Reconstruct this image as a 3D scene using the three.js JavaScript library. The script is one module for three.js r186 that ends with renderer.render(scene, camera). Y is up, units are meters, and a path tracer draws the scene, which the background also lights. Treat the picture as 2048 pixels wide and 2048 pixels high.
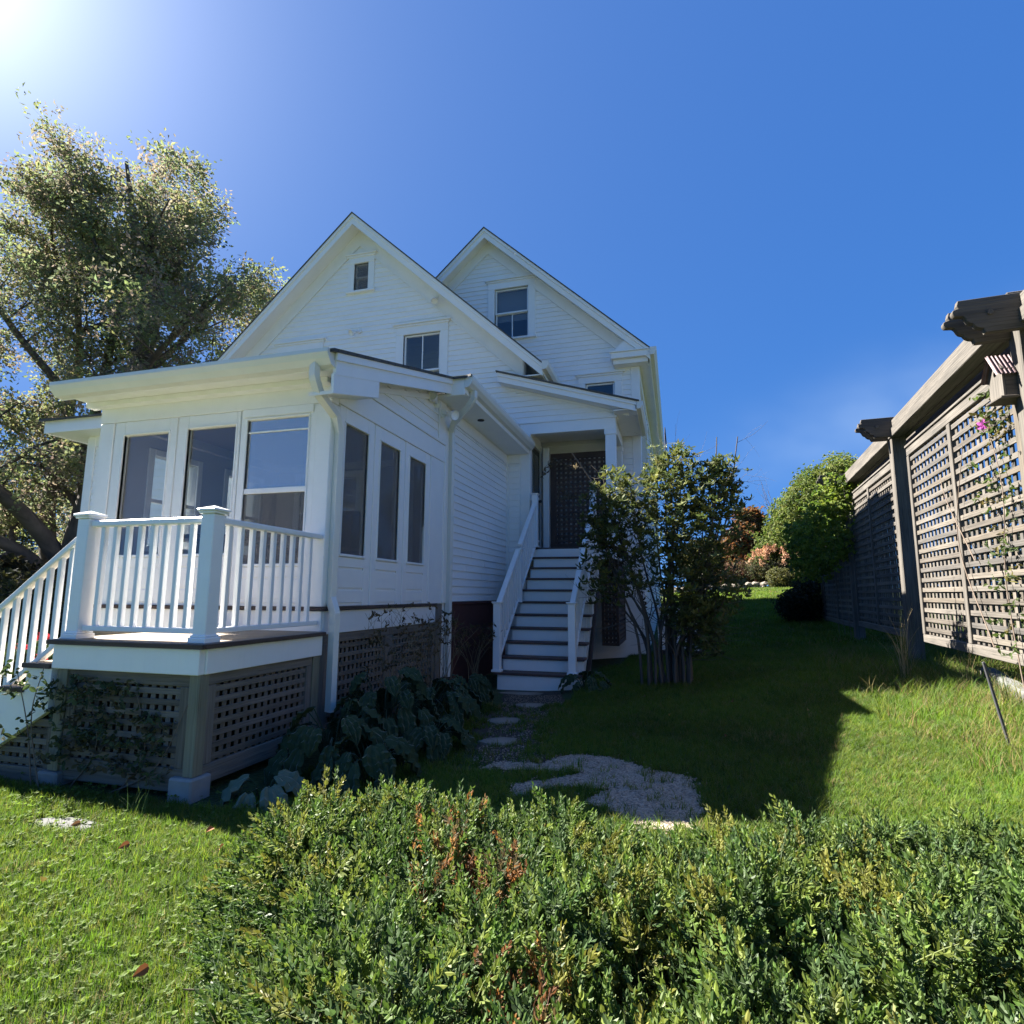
import * as THREE from 'three';
import { mergeGeometries } from 'three/addons/utils/BufferGeometryUtils.js';
import { ConvexGeometry } from 'three/addons/geometries/ConvexGeometry.js';
import { ImprovedNoise } from 'three/addons/math/ImprovedNoise.js';

// ---------------------------------------------------------------- camera, sky, sun, exposure
const scene = new THREE.Scene();
const camera = new THREE.PerspectiveCamera(83.25, 1, 0.05, 2000);
camera.position.set(0, 1.6, 0);
camera.rotation.order = 'YXZ';
camera.rotation.set(0.14184, 0.27639, 0.00478);

const EXPOSURE = 5.4;
const renderer = new THREE.WebGLRenderer({ antialias: true });
renderer.toneMapping = THREE.LinearToneMapping;
renderer.toneMappingExposure = EXPOSURE;
renderer.shadowMap.enabled = true;
renderer.setSize(1024, 1024);

const SUN = new THREE.Vector3(-0.717, 0.672, -0.262).normalize();
const sun = new THREE.DirectionalLight(new THREE.Color(1, 0.945, 0.86), 5);
sun.position.copy(SUN).multiplyScalar(60); sun.target.position.set(0, 0, -6);
sun.castShadow = true; sun.shadow.radius = 1; sun.shadow.mapSize.set(4096, 4096);
Object.assign(sun.shadow.camera, { left: -30, right: 30, top: 30, bottom: -30, near: 1, far: 140 });
sun.shadow.bias = -0.0005;
scene.add(sun, sun.target);

const perlin = new ImprovedNoise();
function fbm(x, y, z, oct = 4) { let a = 0, s = 1, t = 0; for (let i = 0; i < oct; i++) { a += s * perlin.noise(x, y, z); t += s; s *= 0.5; x *= 2.03; y *= 2.01; z *= 2.02; } return a / t; }
{ // a clear autumn sky: deep blue overhead, paler to the horizon, a bright aureole round the sun, a few thin cirrus wisps
  const W = 1024, H = 512, data = new Float32Array(W * H * 4);
  for (let j = 0; j < H; j++) for (let i = 0; i < W; i++) {
    const el = ((j + 0.5) / H - 0.5) * Math.PI, az = ((i + 0.5) / W - 0.5) * 2 * Math.PI;
    const y = Math.sin(el), c = Math.cos(el), x = c * Math.cos(az), z = c * Math.sin(az);
    const h = Math.max(y, 0), t = Math.pow(1 - h, 2.2), t2 = Math.pow(1 - h, 12);
    const ang = Math.acos(Math.min(1, Math.max(-1, x * SUN.x + y * SUN.y + z * SUN.z))) * 57.2958;
    let r = 0.040 + 0.040 * t + 0.10 * t2, g = 0.175 + 0.135 * t + 0.15 * t2, b = 0.59 + 0.27 * t + 0.15 * t2;
    const A = 2.4 * Math.exp(-ang / 6.2), A2 = 0.36 * Math.exp(-ang / 25);
    r += A + A2 * 0.78; g += A + A2 * 0.88; b += A + A2;
    if (y > 0.05) { // one thin veil of cirrus low on the right
      const da = Math.atan2(z, x) + 1.21, u = da * 4.2, v = (el - 0.265 + 0.42 * (-da) * 0.45) * 15, n = fbm(u * 1.7 + 3, v * 0.9 + u, 2.2, 4);
      const w = Math.exp(-u * u - v * v) * (0.75 + 1.1 * n); if (w > 0) { r += w * 0.16; g += w * 0.17; b += w * 0.12; }
    }
    if (y < 0) { r = 0.10; g = 0.13; b = 0.10; }
    const k = (j * W + i) * 4; data[k] = r / EXPOSURE; data[k + 1] = g / EXPOSURE; data[k + 2] = b / EXPOSURE; data[k + 3] = 1;
  }
  const sky = new THREE.DataTexture(data, W, H, THREE.RGBAFormat, THREE.FloatType);
  sky.mapping = THREE.EquirectangularReflectionMapping; sky.magFilter = sky.minFilter = THREE.LinearFilter; sky.wrapS = THREE.RepeatWrapping; sky.needsUpdate = true;
  scene.background = sky; scene.environment = sky;
}

// ---------------------------------------------------------------- random numbers, names, tags
function mulberry(a) { return () => { a |= 0; a = a + 0x6D2B79F5 | 0; let t = Math.imul(a ^ a >>> 15, 1 | a); t = t + Math.imul(t ^ t >>> 7, 61 | t) ^ t; return ((t ^ t >>> 14) >>> 0) / 4294967296; }; }
let rnd = mulberry(7);
const R = (a, b) => a + (b - a) * rnd();
const pick = (a) => a[Math.floor(rnd() * a.length)];
const smooth = (a, b, x) => { const t = Math.min(1, Math.max(0, (x - a) / (b - a))); return t * t * (3 - 2 * t); };
const V = (x, y, z) => new THREE.Vector3(x, y, z);
const used = new Map();
function numbered(name) { const n = used.get(name) || 0; used.set(name, n + 1); return n ? name + '_' + String(n).padStart(3, '0') : name; }
const OFF = new Map();                                 // world place of each parent's origin: shapes are given in world places
const off = (p) => OFF.get(p) || V(0, 0, 0);
function tag(o, label, category, group) { o.userData.label = label; o.userData.category = category; if (group) o.userData.group = group; return o; }
function thing(name, label, category, base, group) {
  const o = new THREE.Group(); o.name = numbered(name); o.position.copy(base); OFF.set(o, base.clone());
  tag(o, label, category, group); scene.add(o); return o;
}
function shadows(m) { m.castShadow = m.receiveShadow = true; return m; }
function obj(name, geos, mat, parent, label) {         // shapes given in world places, merged into one named mesh
  const list = (Array.isArray(geos) ? geos : [geos]).map((g) => { if (g.index) g = g.toNonIndexed(); if (!g.attributes.uv) g.setAttribute('uv', new THREE.BufferAttribute(new Float32Array(g.attributes.position.count * 2), 2)); for (const k of Object.keys(g.attributes)) if (!['position', 'normal', 'uv'].includes(k)) g.deleteAttribute(k); return g; });
  const g = list.length > 1 ? mergeGeometries(list) : list[0];
  const m = shadows(new THREE.Mesh(g, mat)), o = off(parent || scene);
  m.name = parent ? name : numbered(name);
  if (parent) { const base = o; g.translate(-base.x, -base.y, -base.z); OFF.set(m, base.clone()); parent.add(m); } else scene.add(m);
  if (label) m.userData.label = label;
  return m;
}
function put(name, geo, mat, parent, p, rot) {          // a shape shared by alike pieces, put at the world place p
  const m = shadows(new THREE.Mesh(geo, mat)), o = off(parent);
  m.name = name; m.position.set(p.x - o.x, p.y - o.y, p.z - o.z); if (rot) m.rotation.set(rot.x, rot.y, rot.z); OFF.set(m, p.clone()); parent.add(m); return m;
}
function copies(name, geo, mat, list, parent, label) {  // list: [matrix, colour]
  const m = shadows(new THREE.InstancedMesh(geo, mat, list.length)); m.name = parent ? name : numbered(name);
  list.forEach(([mx, c], i) => { m.setMatrixAt(i, mx); if (c) m.setColorAt(i, c); });
  m.userData.kind = 'stuff'; if (label) m.userData.label = label;
  if (parent) { const o = off(parent); m.position.set(-o.x, -o.y, -o.z); parent.add(m); } else scene.add(m);
  return m;
}
const struct = (m) => { m.userData.kind = 'structure'; return m; };

// ---------------------------------------------------------------- shapes
const CH = (() => { // chamfered box: where the 24 corner points lie, found once
  const pts = []; for (const sx of [-1, 1]) for (const sy of [-1, 1]) for (const sz of [-1, 1]) for (let a = 0; a < 3; a++) pts.push(V(sx * (a === 0 ? 1 : 0.8), sy * (a === 1 ? 1 : 0.8), sz * (a === 2 ? 1 : 0.8)));
  const p = new ConvexGeometry(pts).attributes.position, out = [];
  for (let i = 0; i < p.count; i++) { const q = [p.getX(i), p.getY(i), p.getZ(i)]; out.push([Math.sign(q[0]), Math.sign(q[1]), Math.sign(q[2]), q.findIndex((v) => Math.abs(v) > 0.9)]); }
  return out;
})();
function grain(g, axis, ou = 0, ov = 0) { // uv in metres with u along the grain
  const p = g.attributes.position, uv = new Float32Array(p.count * 2), A = V(0, 0, 0), B = V(0, 0, 0), C = V(0, 0, 0), n = V(0, 0, 0);
  for (let i = 0; i < p.count; i += 3) {
    A.fromBufferAttribute(p, i); B.fromBufferAttribute(p, i + 1); C.fromBufferAttribute(p, i + 2); n.copy(B).sub(A).cross(C.clone().sub(A));
    const a = [Math.abs(n.x), Math.abs(n.y), Math.abs(n.z)]; let k = a.indexOf(Math.max(...a)), ua = axis, va;
    if (k === axis) { ua = (axis + 1) % 3; va = (axis + 2) % 3; } else va = 3 - k - axis;
    for (let j = 0; j < 3; j++) { const q = [p.getX(i + j), p.getY(i + j), p.getZ(i + j)]; uv[(i + j) * 2] = q[ua] + ou; uv[(i + j) * 2 + 1] = q[va] + ov; }
  }
  g.setAttribute('uv', new THREE.BufferAttribute(uv, 2)); return g;
}
function cbox(w, h, d, c = 0.004, axis) { // centred, chamfered
  c = Math.min(c, w * 0.3, h * 0.3, d * 0.3);
  const s = [w / 2, h / 2, d / 2], pos = new Float32Array(CH.length * 3);
  CH.forEach((q, i) => { for (let a = 0; a < 3; a++) pos[i * 3 + a] = q[a] * (q[3] === a ? s[a] : s[a] - c); });
  const g = new THREE.BufferGeometry(); g.setAttribute('position', new THREE.BufferAttribute(pos, 3)); g.computeVertexNormals();
  if (axis === undefined) axis = s.indexOf(Math.max(...s));
  return grain(g, axis, R(0, 5), R(0, 5));
}
const box = (x0, x1, y0, y1, z0, z1, c = 0.004, axis) => cbox(Math.abs(x1 - x0), Math.abs(y1 - y0), Math.abs(z1 - z0), c, axis).translate((x0 + x1) / 2, (y0 + y1) / 2, (z0 + z1) / 2);
function bar(p, q, w, h, c = 0.004, up = V(0, 1, 0)) { // a chamfered bar from p to q: w across, h along up
  const d = q.clone().sub(p), L = d.length(), g = cbox(w, h, L, c, 2);
  const z = d.normalize(), x = up.clone().cross(z).normalize(), y = z.clone().cross(x);
  return g.applyMatrix4(new THREE.Matrix4().makeBasis(x, y, z).setPosition(p.clone().add(q).multiplyScalar(0.5)));
}
function prism(pts, n0, n1, map) { // polygon [u, v] pushed from n0 to n1; map puts u, v, n into the world
  const s = new THREE.Shape(pts.map((p) => new THREE.Vector2(p[0], p[1])));
  return mapped(new THREE.ExtrudeGeometry(s, { depth: n1 - n0, bevelEnabled: false }).translate(0, 0, n0), map);
}
function mapped(g, map) {
  if (g.index) g = g.toNonIndexed();
  const p = g.attributes.position; for (let i = 0; i < p.count; i++) { const q = map(p.getX(i), p.getY(i), p.getZ(i)); p.setXYZ(i, q[0], q[1], q[2]); }
  if (map.flip) for (const a of Object.values(g.attributes)) for (let i = 0; i < a.count; i += 3) for (let k = 0; k < a.itemSize; k++) { const i1 = (i + 1) * a.itemSize + k, i2 = (i + 2) * a.itemSize + k, t = a.array[i1]; a.array[i1] = a.array[i2]; a.array[i2] = t; }
  g.computeVertexNormals(); return g;
}
// wall planes: u runs along x or z, v is height, n sticks out of the wall
const FZ = (z) => { const f = (u, v, n) => [u, v, z + n]; return f; };                                  // faces +z
const FX = (x) => { const f = (u, v, n) => [x + n, v, u]; f.flip = true; f.side = true; return f; };    // faces +x
function lbox(F, u0, u1, v0, v1, n0, n1, c = 0.004, axis) { const a = F(u0, v0, n0), b = F(u1, v1, n1); return box(a[0], b[0], a[1], b[1], a[2], b[2], c, axis); }
function slab(q, t) { // four or three world points, thickness t downwards
  const pos = [], n = q.length, lo = q.map((p) => p.clone().setY(p.y - t)), tri = (a, b, c) => pos.push(...a.toArray(), ...b.toArray(), ...c.toArray());
  const up = q[1].clone().sub(q[0]).cross(q[2].clone().sub(q[0])).y > 0; const P = up ? q : q.slice().reverse(), L = up ? lo : lo.slice().reverse();
  for (let i = 1; i < n - 1; i++) { tri(P[0], P[i], P[i + 1]); tri(L[0], L[i + 1], L[i]); }
  for (let i = 0; i < n; i++) { const j = (i + 1) % n; tri(P[i], L[i], L[j]); tri(P[i], L[j], P[j]); }
  const g = new THREE.BufferGeometry(); g.setAttribute('position', new THREE.Float32BufferAttribute(pos, 3)); g.computeVertexNormals(); return grain(g, 0);
}
function tube(pts, r, seg = 8, rad = 6, taper) {
  const c = new THREE.CatmullRomCurve3(pts, false, 'centripetal'), g = new THREE.TubeGeometry(c, seg, 1, rad, false), p = g.attributes.position, per = rad + 1, q = V(0, 0, 0);
  for (let i = 0; i <= seg; i++) { const m = c.getPointAt(i / seg), k = taper === undefined ? r : r + (taper - r) * i / seg; for (let j = 0; j < per; j++) { const n = i * per + j; q.fromBufferAttribute(p, n).sub(m).multiplyScalar(k).add(m); p.setXYZ(n, q.x, q.y, q.z); } }
  return g.toNonIndexed();
}
const mat4 = (p, q, s) => new THREE.Matrix4().compose(p, q, typeof s === 'number' ? V(s, s, s) : s);
const euler = (x, y, z) => new THREE.Quaternion().setFromEuler(new THREE.Euler(x, y, z, 'YXZ'));

// ---------------------------------------------------------------- materials
function tex(w, h, f, { srgb = false, rx = 1, ry = 1 } = {}) { // f(u, v) in 0..1 gives a grey or [r, g, b], linear unless srgb
  const d = new Uint8Array(w * h * 4);
  for (let j = 0; j < h; j++) for (let i = 0; i < w; i++) {
    let c = f(i / w, j / h); if (typeof c === 'number') c = [c, c, c];
    for (let k = 0; k < 3; k++) { let v = Math.min(1, Math.max(0, c[k])); if (srgb) v = v <= 0.0031308 ? v * 12.92 : 1.055 * Math.pow(v, 1 / 2.4) - 0.055; d[(j * w + i) * 4 + k] = Math.round(v * 255); }
    d[(j * w + i) * 4 + 3] = 255;
  }
  const t = new THREE.DataTexture(d, w, h, THREE.RGBAFormat); t.wrapS = t.wrapT = THREE.RepeatWrapping; t.magFilter = THREE.LinearFilter; t.minFilter = THREE.LinearMipmapLinearFilter; t.generateMipmaps = true;
  if (srgb) t.colorSpace = THREE.SRGBColorSpace; t.repeat.set(rx, ry); t.needsUpdate = true; return t;
}
// value noise that tiles
const LAT = (() => { const r = mulberry(99), a = new Float32Array(65536); for (let i = 0; i < a.length; i++) a[i] = r(); return a; })();
function vn(x, y, px, py, s = 0) { // periodic in px, py
  const xi = Math.floor(x), yi = Math.floor(y), fx = x - xi, fy = y - yi, u = fx * fx * (3 - 2 * fx), v = fy * fy * (3 - 2 * fy);
  const at = (i, j) => LAT[((((i % px) + px) % px) * 131 + (((j % py) + py) % py) * 517 + s * 7919) & 65535];
  return (at(xi, yi) * (1 - u) + at(xi + 1, yi) * u) * (1 - v) + (at(xi, yi + 1) * (1 - u) + at(xi + 1, yi + 1) * u) * v;
}
const tn = (u, v, fx, fy, oct = 4, s = 0) => { let a = 0, k = 1, t = 0; for (let i = 0; i < oct; i++) { a += k * vn(u * fx, v * fy, fx, fy, s + i); t += k; k *= 0.55; fx *= 2; fy *= 2; } return a / t; };
const std = (o) => new THREE.MeshStandardMaterial(o);
const phy = (o) => new THREE.MeshPhysicalMaterial(o);
const lin = (r, g, b) => new THREE.Color().setRGB(r, g, b);

const paintMap = tex(512, 512, (u, v) => { const s = tn(u, v, 5, 7, 5, 3), f = tn(u, v, 90, 6, 2, 8); const k = 0.865 + 0.09 * (s - 0.5) - 0.05 * Math.max(0, f - 0.62) - 0.08 * Math.max(0, tn(u, v, 9, 9, 5, 20) - 0.66); return [k, k * 0.995, k * 0.965]; }, { srgb: true, rx: 0.8, ry: 0.8 });
const paintBump = tex(512, 512, (u, v) => 0.6 * tn(u, v, 7, 60, 3, 5) + 0.4 * tn(u, v, 60, 60, 2, 6), { rx: 0.8, ry: 0.8 });
const M = {};
M.white = std({ color: 0xffffff, map: paintMap, roughness: 0.5, bumpMap: paintBump, bumpScale: 0.0012 });
M.whiteTrim = std({ color: lin(0.98, 0.98, 0.98), map: paintMap, roughness: 0.38, bumpMap: paintBump, bumpScale: 0.0006 });
M.vinyl = std({ color: lin(0.97, 0.98, 1.0), map: paintMap, roughness: 0.3 });
M.alu = std({ color: lin(0.82, 0.82, 0.78), map: paintMap, roughness: 0.35 });
function woodTex(lo, hi, seed, fx = 3, fy = 34) {
  return tex(512, 512, (u, v) => {
    const w = 0.03 * tn(u, v, 4, 3, 2, seed + 40), st = tn(u, v + w, fx, fy, 4, seed), big = tn(u, v, 3, 4, 3, seed + 9), crack = Math.max(0, tn(u, v + w, 5, 80, 2, seed + 14) - 0.7) * 3;
    const k = Math.min(1, Math.max(0, 0.15 + 0.75 * st + 0.5 * (big - 0.5) - crack)); return [0, 1, 2].map((c) => lo[c] + (hi[c] - lo[c]) * k);
  }, { srgb: true, rx: 0.9, ry: 2.2 });
}
const woodBump = tex(512, 512, (u, v) => tn(u, v + 0.03 * tn(u, v, 4, 3, 2, 41), 4, 60, 4, 1), { rx: 0.9, ry: 2.2 });
M.greyWood = std({ color: 0xffffff, map: woodTex([0.033, 0.030, 0.025], [0.155, 0.137, 0.115], 1), roughness: 0.85, bumpMap: woodBump, bumpScale: 0.004 });
M.greyWoodB = std({ color: 0xffffff, map: woodTex([0.041, 0.039, 0.033], [0.176, 0.155, 0.131], 23), roughness: 0.88, bumpMap: woodBump, bumpScale: 0.004 });
M.greyWoodC = std({ color: lin(0.8, 0.77, 0.74), map: M.greyWood.map, roughness: 0.85, bumpMap: woodBump, bumpScale: 0.004 });
M.greyWoodD = M.greyWood.clone(); M.greyWoodD.color.setRGB(1.3, 1.27, 1.22); M.greyWoodE = M.greyWoodB.clone(); M.greyWoodE.color.setRGB(0.66, 0.67, 0.70); M.greyWoodF = M.greyWoodB.clone(); M.greyWoodF.color.setRGB(0.9, 0.84, 0.76);
M.skirtWood = std({ color: 0xffffff, map: woodTex([0.090, 0.078, 0.065], [0.228, 0.198, 0.164], 5), roughness: 0.85, bumpMap: woodBump, bumpScale: 0.003 });
M.skirtWoodB = std({ color: lin(0.82, 0.80, 0.76), map: M.skirtWood.map, roughness: 0.85, bumpMap: woodBump, bumpScale: 0.003 });
M.skirtPost = std({ color: 0xffffff, map: woodTex([0.127, 0.121, 0.084], [0.265, 0.247, 0.174], 12), roughness: 0.8, bumpMap: woodBump, bumpScale: 0.003 });
M.brownWood = std({ color: 0xffffff, map: woodTex([0.035, 0.022, 0.018], [0.10, 0.065, 0.05], 8), roughness: 0.7, bumpMap: woodBump, bumpScale: 0.002 });
M.treadWood = std({ color: 0xffffff, map: woodTex([0.06, 0.035, 0.028], [0.15, 0.085, 0.07], 31), roughness: 0.65, bumpMap: woodBump, bumpScale: 0.002 });
M.deckWood = std({ color: 0xffffff, map: woodTex([0.210, 0.161, 0.112], [0.350, 0.287, 0.217], 16), roughness: 0.75, bumpMap: woodBump, bumpScale: 0.002 });
M.shingle = std({ color: 0xffffff, map: tex(512, 512, (u, v) => { const row = Math.floor(v * 14), tab = Math.floor(u * 7 + (row % 2) * 0.5), edge = (v * 14) % 1 < 0.08 ? 0.5 : 1; const k = edge * (0.05 + 0.04 * LAT[(row * 37 + tab * 91) & 65535] + 0.03 * tn(u, v, 120, 120, 2, 4)); return [k, k * 0.97, k * 0.93]; }, { srgb: true, rx: 0.5, ry: 0.5 }), roughness: 0.95 });
M.red = std({ color: 0xffffff, map: tex(256, 256, (u, v) => { const k = 0.7 + 0.6 * tn(u, v, 6, 8, 5, 2); return [0.075 * k, 0.024 * k, 0.02 * k]; }, { srgb: true }), roughness: 0.8 });
M.dark = std({ color: lin(0.03, 0.03, 0.03), roughness: 0.8 });
M.doorGrey = std({ color: lin(0.035, 0.04, 0.04), roughness: 0.5 });
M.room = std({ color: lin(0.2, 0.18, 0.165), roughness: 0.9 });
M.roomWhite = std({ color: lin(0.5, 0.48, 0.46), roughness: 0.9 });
M.roomFloor = std({ color: lin(0.20, 0.13, 0.08), roughness: 0.6 });
M.furniture = std({ color: 0xffffff, map: M.brownWood.map, roughness: 0.5 });
M.cushion = std({ color: lin(0.09, 0.055, 0.05), roughness: 0.95 });
M.shade = std({ color: lin(0.16, 0.165, 0.17), roughness: 0.9 });
M.glass = phy({ color: lin(0.93, 0.95, 0.95), transmission: 1, thickness: 0, roughness: 0.02, ior: 1.55 });
M.coatedGlass = phy({ color: lin(0.72, 0.72, 0.72), transmission: 1, thickness: 0, roughness: 0.02, ior: 1.8, metalness: 0.55 });
M.screen = std({ color: lin(0.20, 0.19, 0.185), roughness: 0.9, transparent: true, opacity: 0.40 });
M.screenThin = std({ color: lin(0.10, 0.10, 0.105), roughness: 0.9, transparent: true, opacity: 0.22 });
M.bracket = std({ color: lin(0.05, 0.05, 0.055), roughness: 0.6 });
M.lampGlass = std({ color: lin(0.7, 0.7, 0.55), roughness: 0.2 });
M.concrete = std({ color: 0xffffff, map: tex(256, 256, (u, v) => { const k = 0.16 + 0.16 * tn(u, v, 8, 8, 5, 11); return [k, k, k * 0.97]; }, { srgb: true }), roughness: 0.95 });
M.slab = std({ color: lin(0.5, 0.5, 0.5), map: M.concrete.map, roughness: 0.95 });
M.stone = std({ color: 0xffffff, map: tex(256, 256, (u, v) => { const k = 0.07 + 0.14 * tn(u, v, 6, 6, 5, 17); return [k * 1.45, k * 1.25, k * 1.0]; }, { srgb: true }), roughness: 0.95 });
M.bark = std({ color: 0xffffff, map: tex(256, 512, (u, v) => { const k = 0.35 + 0.9 * tn(u, v, 14, 7, 4, 6); return [0.075 * k, 0.06 * k, 0.05 * k]; }, { srgb: true }), roughness: 0.95, bumpMap: tex(256, 512, (u, v) => tn(u, v, 14, 7, 4, 6)), bumpScale: 0.02 });
M.paleBark = M.bark.clone(); M.paleBark.color.setRGB(1.5, 1.5, 1.5);
M.twig = std({ color: lin(0.16, 0.12, 0.09), roughness: 0.9 });
M.dryStalk = std({ color: lin(0.24, 0.18, 0.10), roughness: 0.9 });
const leafMat = (t, coat = 0.0) => phy({ color: 0xffffff, roughness: 0.9, transmission: t, thickness: 0, ior: 1.4, specularIntensity: 0.35, clearcoat: coat, clearcoatRoughness: 0.4 });
M.leaf = leafMat(0.56, 0.0); M.leafGloss = leafMat(0.42, 0.28); M.grass = leafMat(0.6, 0.0); M.clover = leafMat(0.6, 0.0);
M.hosta = phy({ color: lin(0.034, 0.062, 0.024), roughness: 0.85, transmission: 0.25, thickness: 0, ior: 1.35, clearcoat: 0.04, clearcoatRoughness: 0.4 });
M.hostaPale = phy({ color: lin(0.13, 0.17, 0.11), roughness: 0.8, transmission: 0.25, thickness: 0, ior: 1.4, clearcoat: 0.12, clearcoatRoughness: 0.4 });
M.ground = std({ color: 0xffffff, map: tex(1024, 1024, (u, v) => {
  const a = tn(u, v, 9, 9, 6, 50), f = tn(u, v, 160, 160, 2, 60), d = Math.max(0, tn(u, v, 14, 14, 5, 70) - 0.6) * 2.2;
  const k = (0.5 + 0.6 * a) * (0.55 + 0.9 * f); return [0.040 * k + 0.045 * d, 0.066 * k + 0.03 * d, 0.014 * k + 0.015 * d]; }, { srgb: true, rx: 0.25, ry: 0.25 }), roughness: 1, bumpMap: tex(512, 512, (u, v) => tn(u, v, 100, 100, 3, 61), { rx: 0.5, ry: 0.5 }), bumpScale: 0.02 });
M.soil = std({ color: 0xffffff, map: tex(512, 512, (u, v) => { const k = 0.4 + 1.1 * tn(u, v, 30, 30, 4, 80); return [0.05 * k, 0.038 * k, 0.026 * k]; }, { srgb: true }), roughness: 1 });
M.gravel = std({ color: 0xffffff, map: tex(1024, 1024, (u, v) => { const f = vn(u * 190, v * 190, 190, 190, 3), g = tn(u, v, 60, 60, 3, 90), b = tn(u, v, 5, 5, 4, 91); const k = 0.62 * (0.30 + 0.34 * f) * (0.65 + 0.55 * g) * (0.8 + 0.4 * b); return [k * 1.30, k * 1.06, k * 0.82]; }, { srgb: true }), roughness: 1, bumpMap: tex(1024, 1024, (u, v) => 0.6 * vn(u * 190, v * 190, 190, 190, 3) + 0.4 * tn(u, v, 60, 60, 2, 90)), bumpScale: 0.012 });
M.pebble = std({ color: 0xffffff, roughness: 0.95 });
// ---------------------------------------------------------------- ground
function groundY(x, z) {
  let y = 0.33 + 0.070 * Math.min(5.2, Math.max(0, x + 2)) * smooth(-2.6, -1.0, x) - 0.03 * Math.max(0, Math.min(30, -x - 5));
  if (x > 3) y += 0.02 * Math.min(20, x - 3);
  y += 1.15 * smooth(-13, -29, z) * smooth(-14, 0, x) - 0.22 * smooth(-2.2, -0.2, z);
  y += 0.03 * fbm(x * 0.22, z * 0.22, 1.7, 3) + 0.012 * fbm(x * 1.3, z * 1.3, 4.1, 2);
  return y;
}
{
  const xs = [], zs = []; for (let i = -60; i <= 60; i++) { const t = i / 60; const k = Math.sign(t) * (Math.abs(t) * 9 + Math.pow(Math.abs(t), 6) * 900); xs.push(k); zs.push(k - 6); }
  for (let i = 0; i < 110; i++) { xs.push(-6 + i * 0.12 + 0.003); zs.push(-12 + i * 0.12 + 0.003); }
  for (let i = 0; i < 40; i++) { xs.push(-30 + i * 1.5); zs.push(-40 + i * 1.5); }
  xs.sort((a, b) => a - b); zs.sort((a, b) => a - b);
  const pos = [], uv = [], idx = [], w = xs.length; for (const z of zs) for (const x of xs) { pos.push(x, groundY(x, z), z); uv.push(x, z); }
  for (let j = 0; j < zs.length - 1; j++) for (let i = 0; i < w - 1; i++) { const a = j * w + i; idx.push(a, a + w, a + 1, a + 1, a + w, a + w + 1); }
  const g = new THREE.BufferGeometry(); g.setAttribute('position', new THREE.Float32BufferAttribute(pos, 3)); g.setAttribute('uv', new THREE.Float32BufferAttribute(uv, 2)); g.setIndex(idx); g.computeVertexNormals();
  const m = shadows(new THREE.Mesh(g, M.ground)); m.name = 'lawn_ground'; scene.add(struct(m));
}

// ---------------------------------------------------------------- the white house
const house = thing('clapboard_house', 'white clapboard farmhouse with two steep gables, glazed sunroom and covered side porch', 'house', V(-4, 0.33, -10));
function clapboards(part, F, v0, v1, interval, holes = [], ex = 0.105) {
  for (let v = v0; v < v1 - 0.012; v += ex) {
    const wv = v > v0 + 0.01 ? R(-0.002, 0.002) : 0; v += wv; const vt = Math.min(v + ex + 0.014, v1), a = interval(v), b = interval(vt);
    if (a[1] - a[0] < 0.05) { v -= wv; continue; } if (b[1] < b[0]) b[0] = b[1] = (b[0] + b[1]) / 2;
    let segs = [[a[0], a[1], b[0], b[1]]];
    for (const h of holes) if (v + ex > h[2] && v < h[3]) segs = segs.flatMap(([p, q, r, s]) => { if (h[1] <= p || h[0] >= q) return [[p, q, r, s]]; const out = []; if (h[0] > p) out.push([p, h[0], Math.min(r, h[0]), h[0]]); if (h[1] < q) out.push([h[1], q, h[1], Math.max(s, h[1])]); return out; });
    segs = segs.flatMap(([p, q, r, s]) => { if (q - p < 2.6 || s - r < 2.2) return [[p, q, r, s]]; const j = R(Math.max(p, r) + 0.6, Math.min(q, s) - 0.6); return [[p, j - 0.0012, r, j - 0.0012], [j + 0.0012, q, j + 0.0012, s]]; });
    for (const [p, q, r, s] of segs) {
      const tb = 0.020 + R(-0.0015, 0.0015), tt = 0.003, ou = R(0, 4), ov = R(0, 4), c = [[p, v, 0], [q, v, 0], [s, vt, 0], [r, vt, 0], [p, v, tb], [q, v, tb], [s, vt, tt], [r, vt, tt]];
      const P = [], U = [], quad = (i, j, k, l) => { for (const n of [i, j, k, i, k, l]) { P.push(...c[n]); U.push(c[n][0] + ou, c[n][1] + ov); } };
      quad(4, 5, 6, 7); quad(0, 1, 5, 4); quad(3, 7, 6, 2); quad(0, 4, 7, 3); quad(1, 2, 6, 5); quad(0, 3, 2, 1);
      const g = new THREE.BufferGeometry(); g.setAttribute('position', new THREE.Float32BufferAttribute(P, 3)); g.setAttribute('uv', new THREE.Float32BufferAttribute(U, 2));
      obj('clapboard', mapped(g, F), M.white, part);
    }
    v -= wv;
  }
}
function sheath(F, pts, holes, n0 = -0.14, n1 = -0.002) {
  const s = new THREE.Shape(pts.map((p) => new THREE.Vector2(p[0], p[1])));
  for (const h of holes) s.holes.push(new THREE.Path([[h[0], h[2]], [h[0], h[3]], [h[1], h[3]], [h[1], h[2]]].map((p) => new THREE.Vector2(...p))));
  return mapped(new THREE.ExtrudeGeometry(s, { depth: n1 - n0, bevelEnabled: false }).translate(0, 0, n0), F);
}
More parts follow.
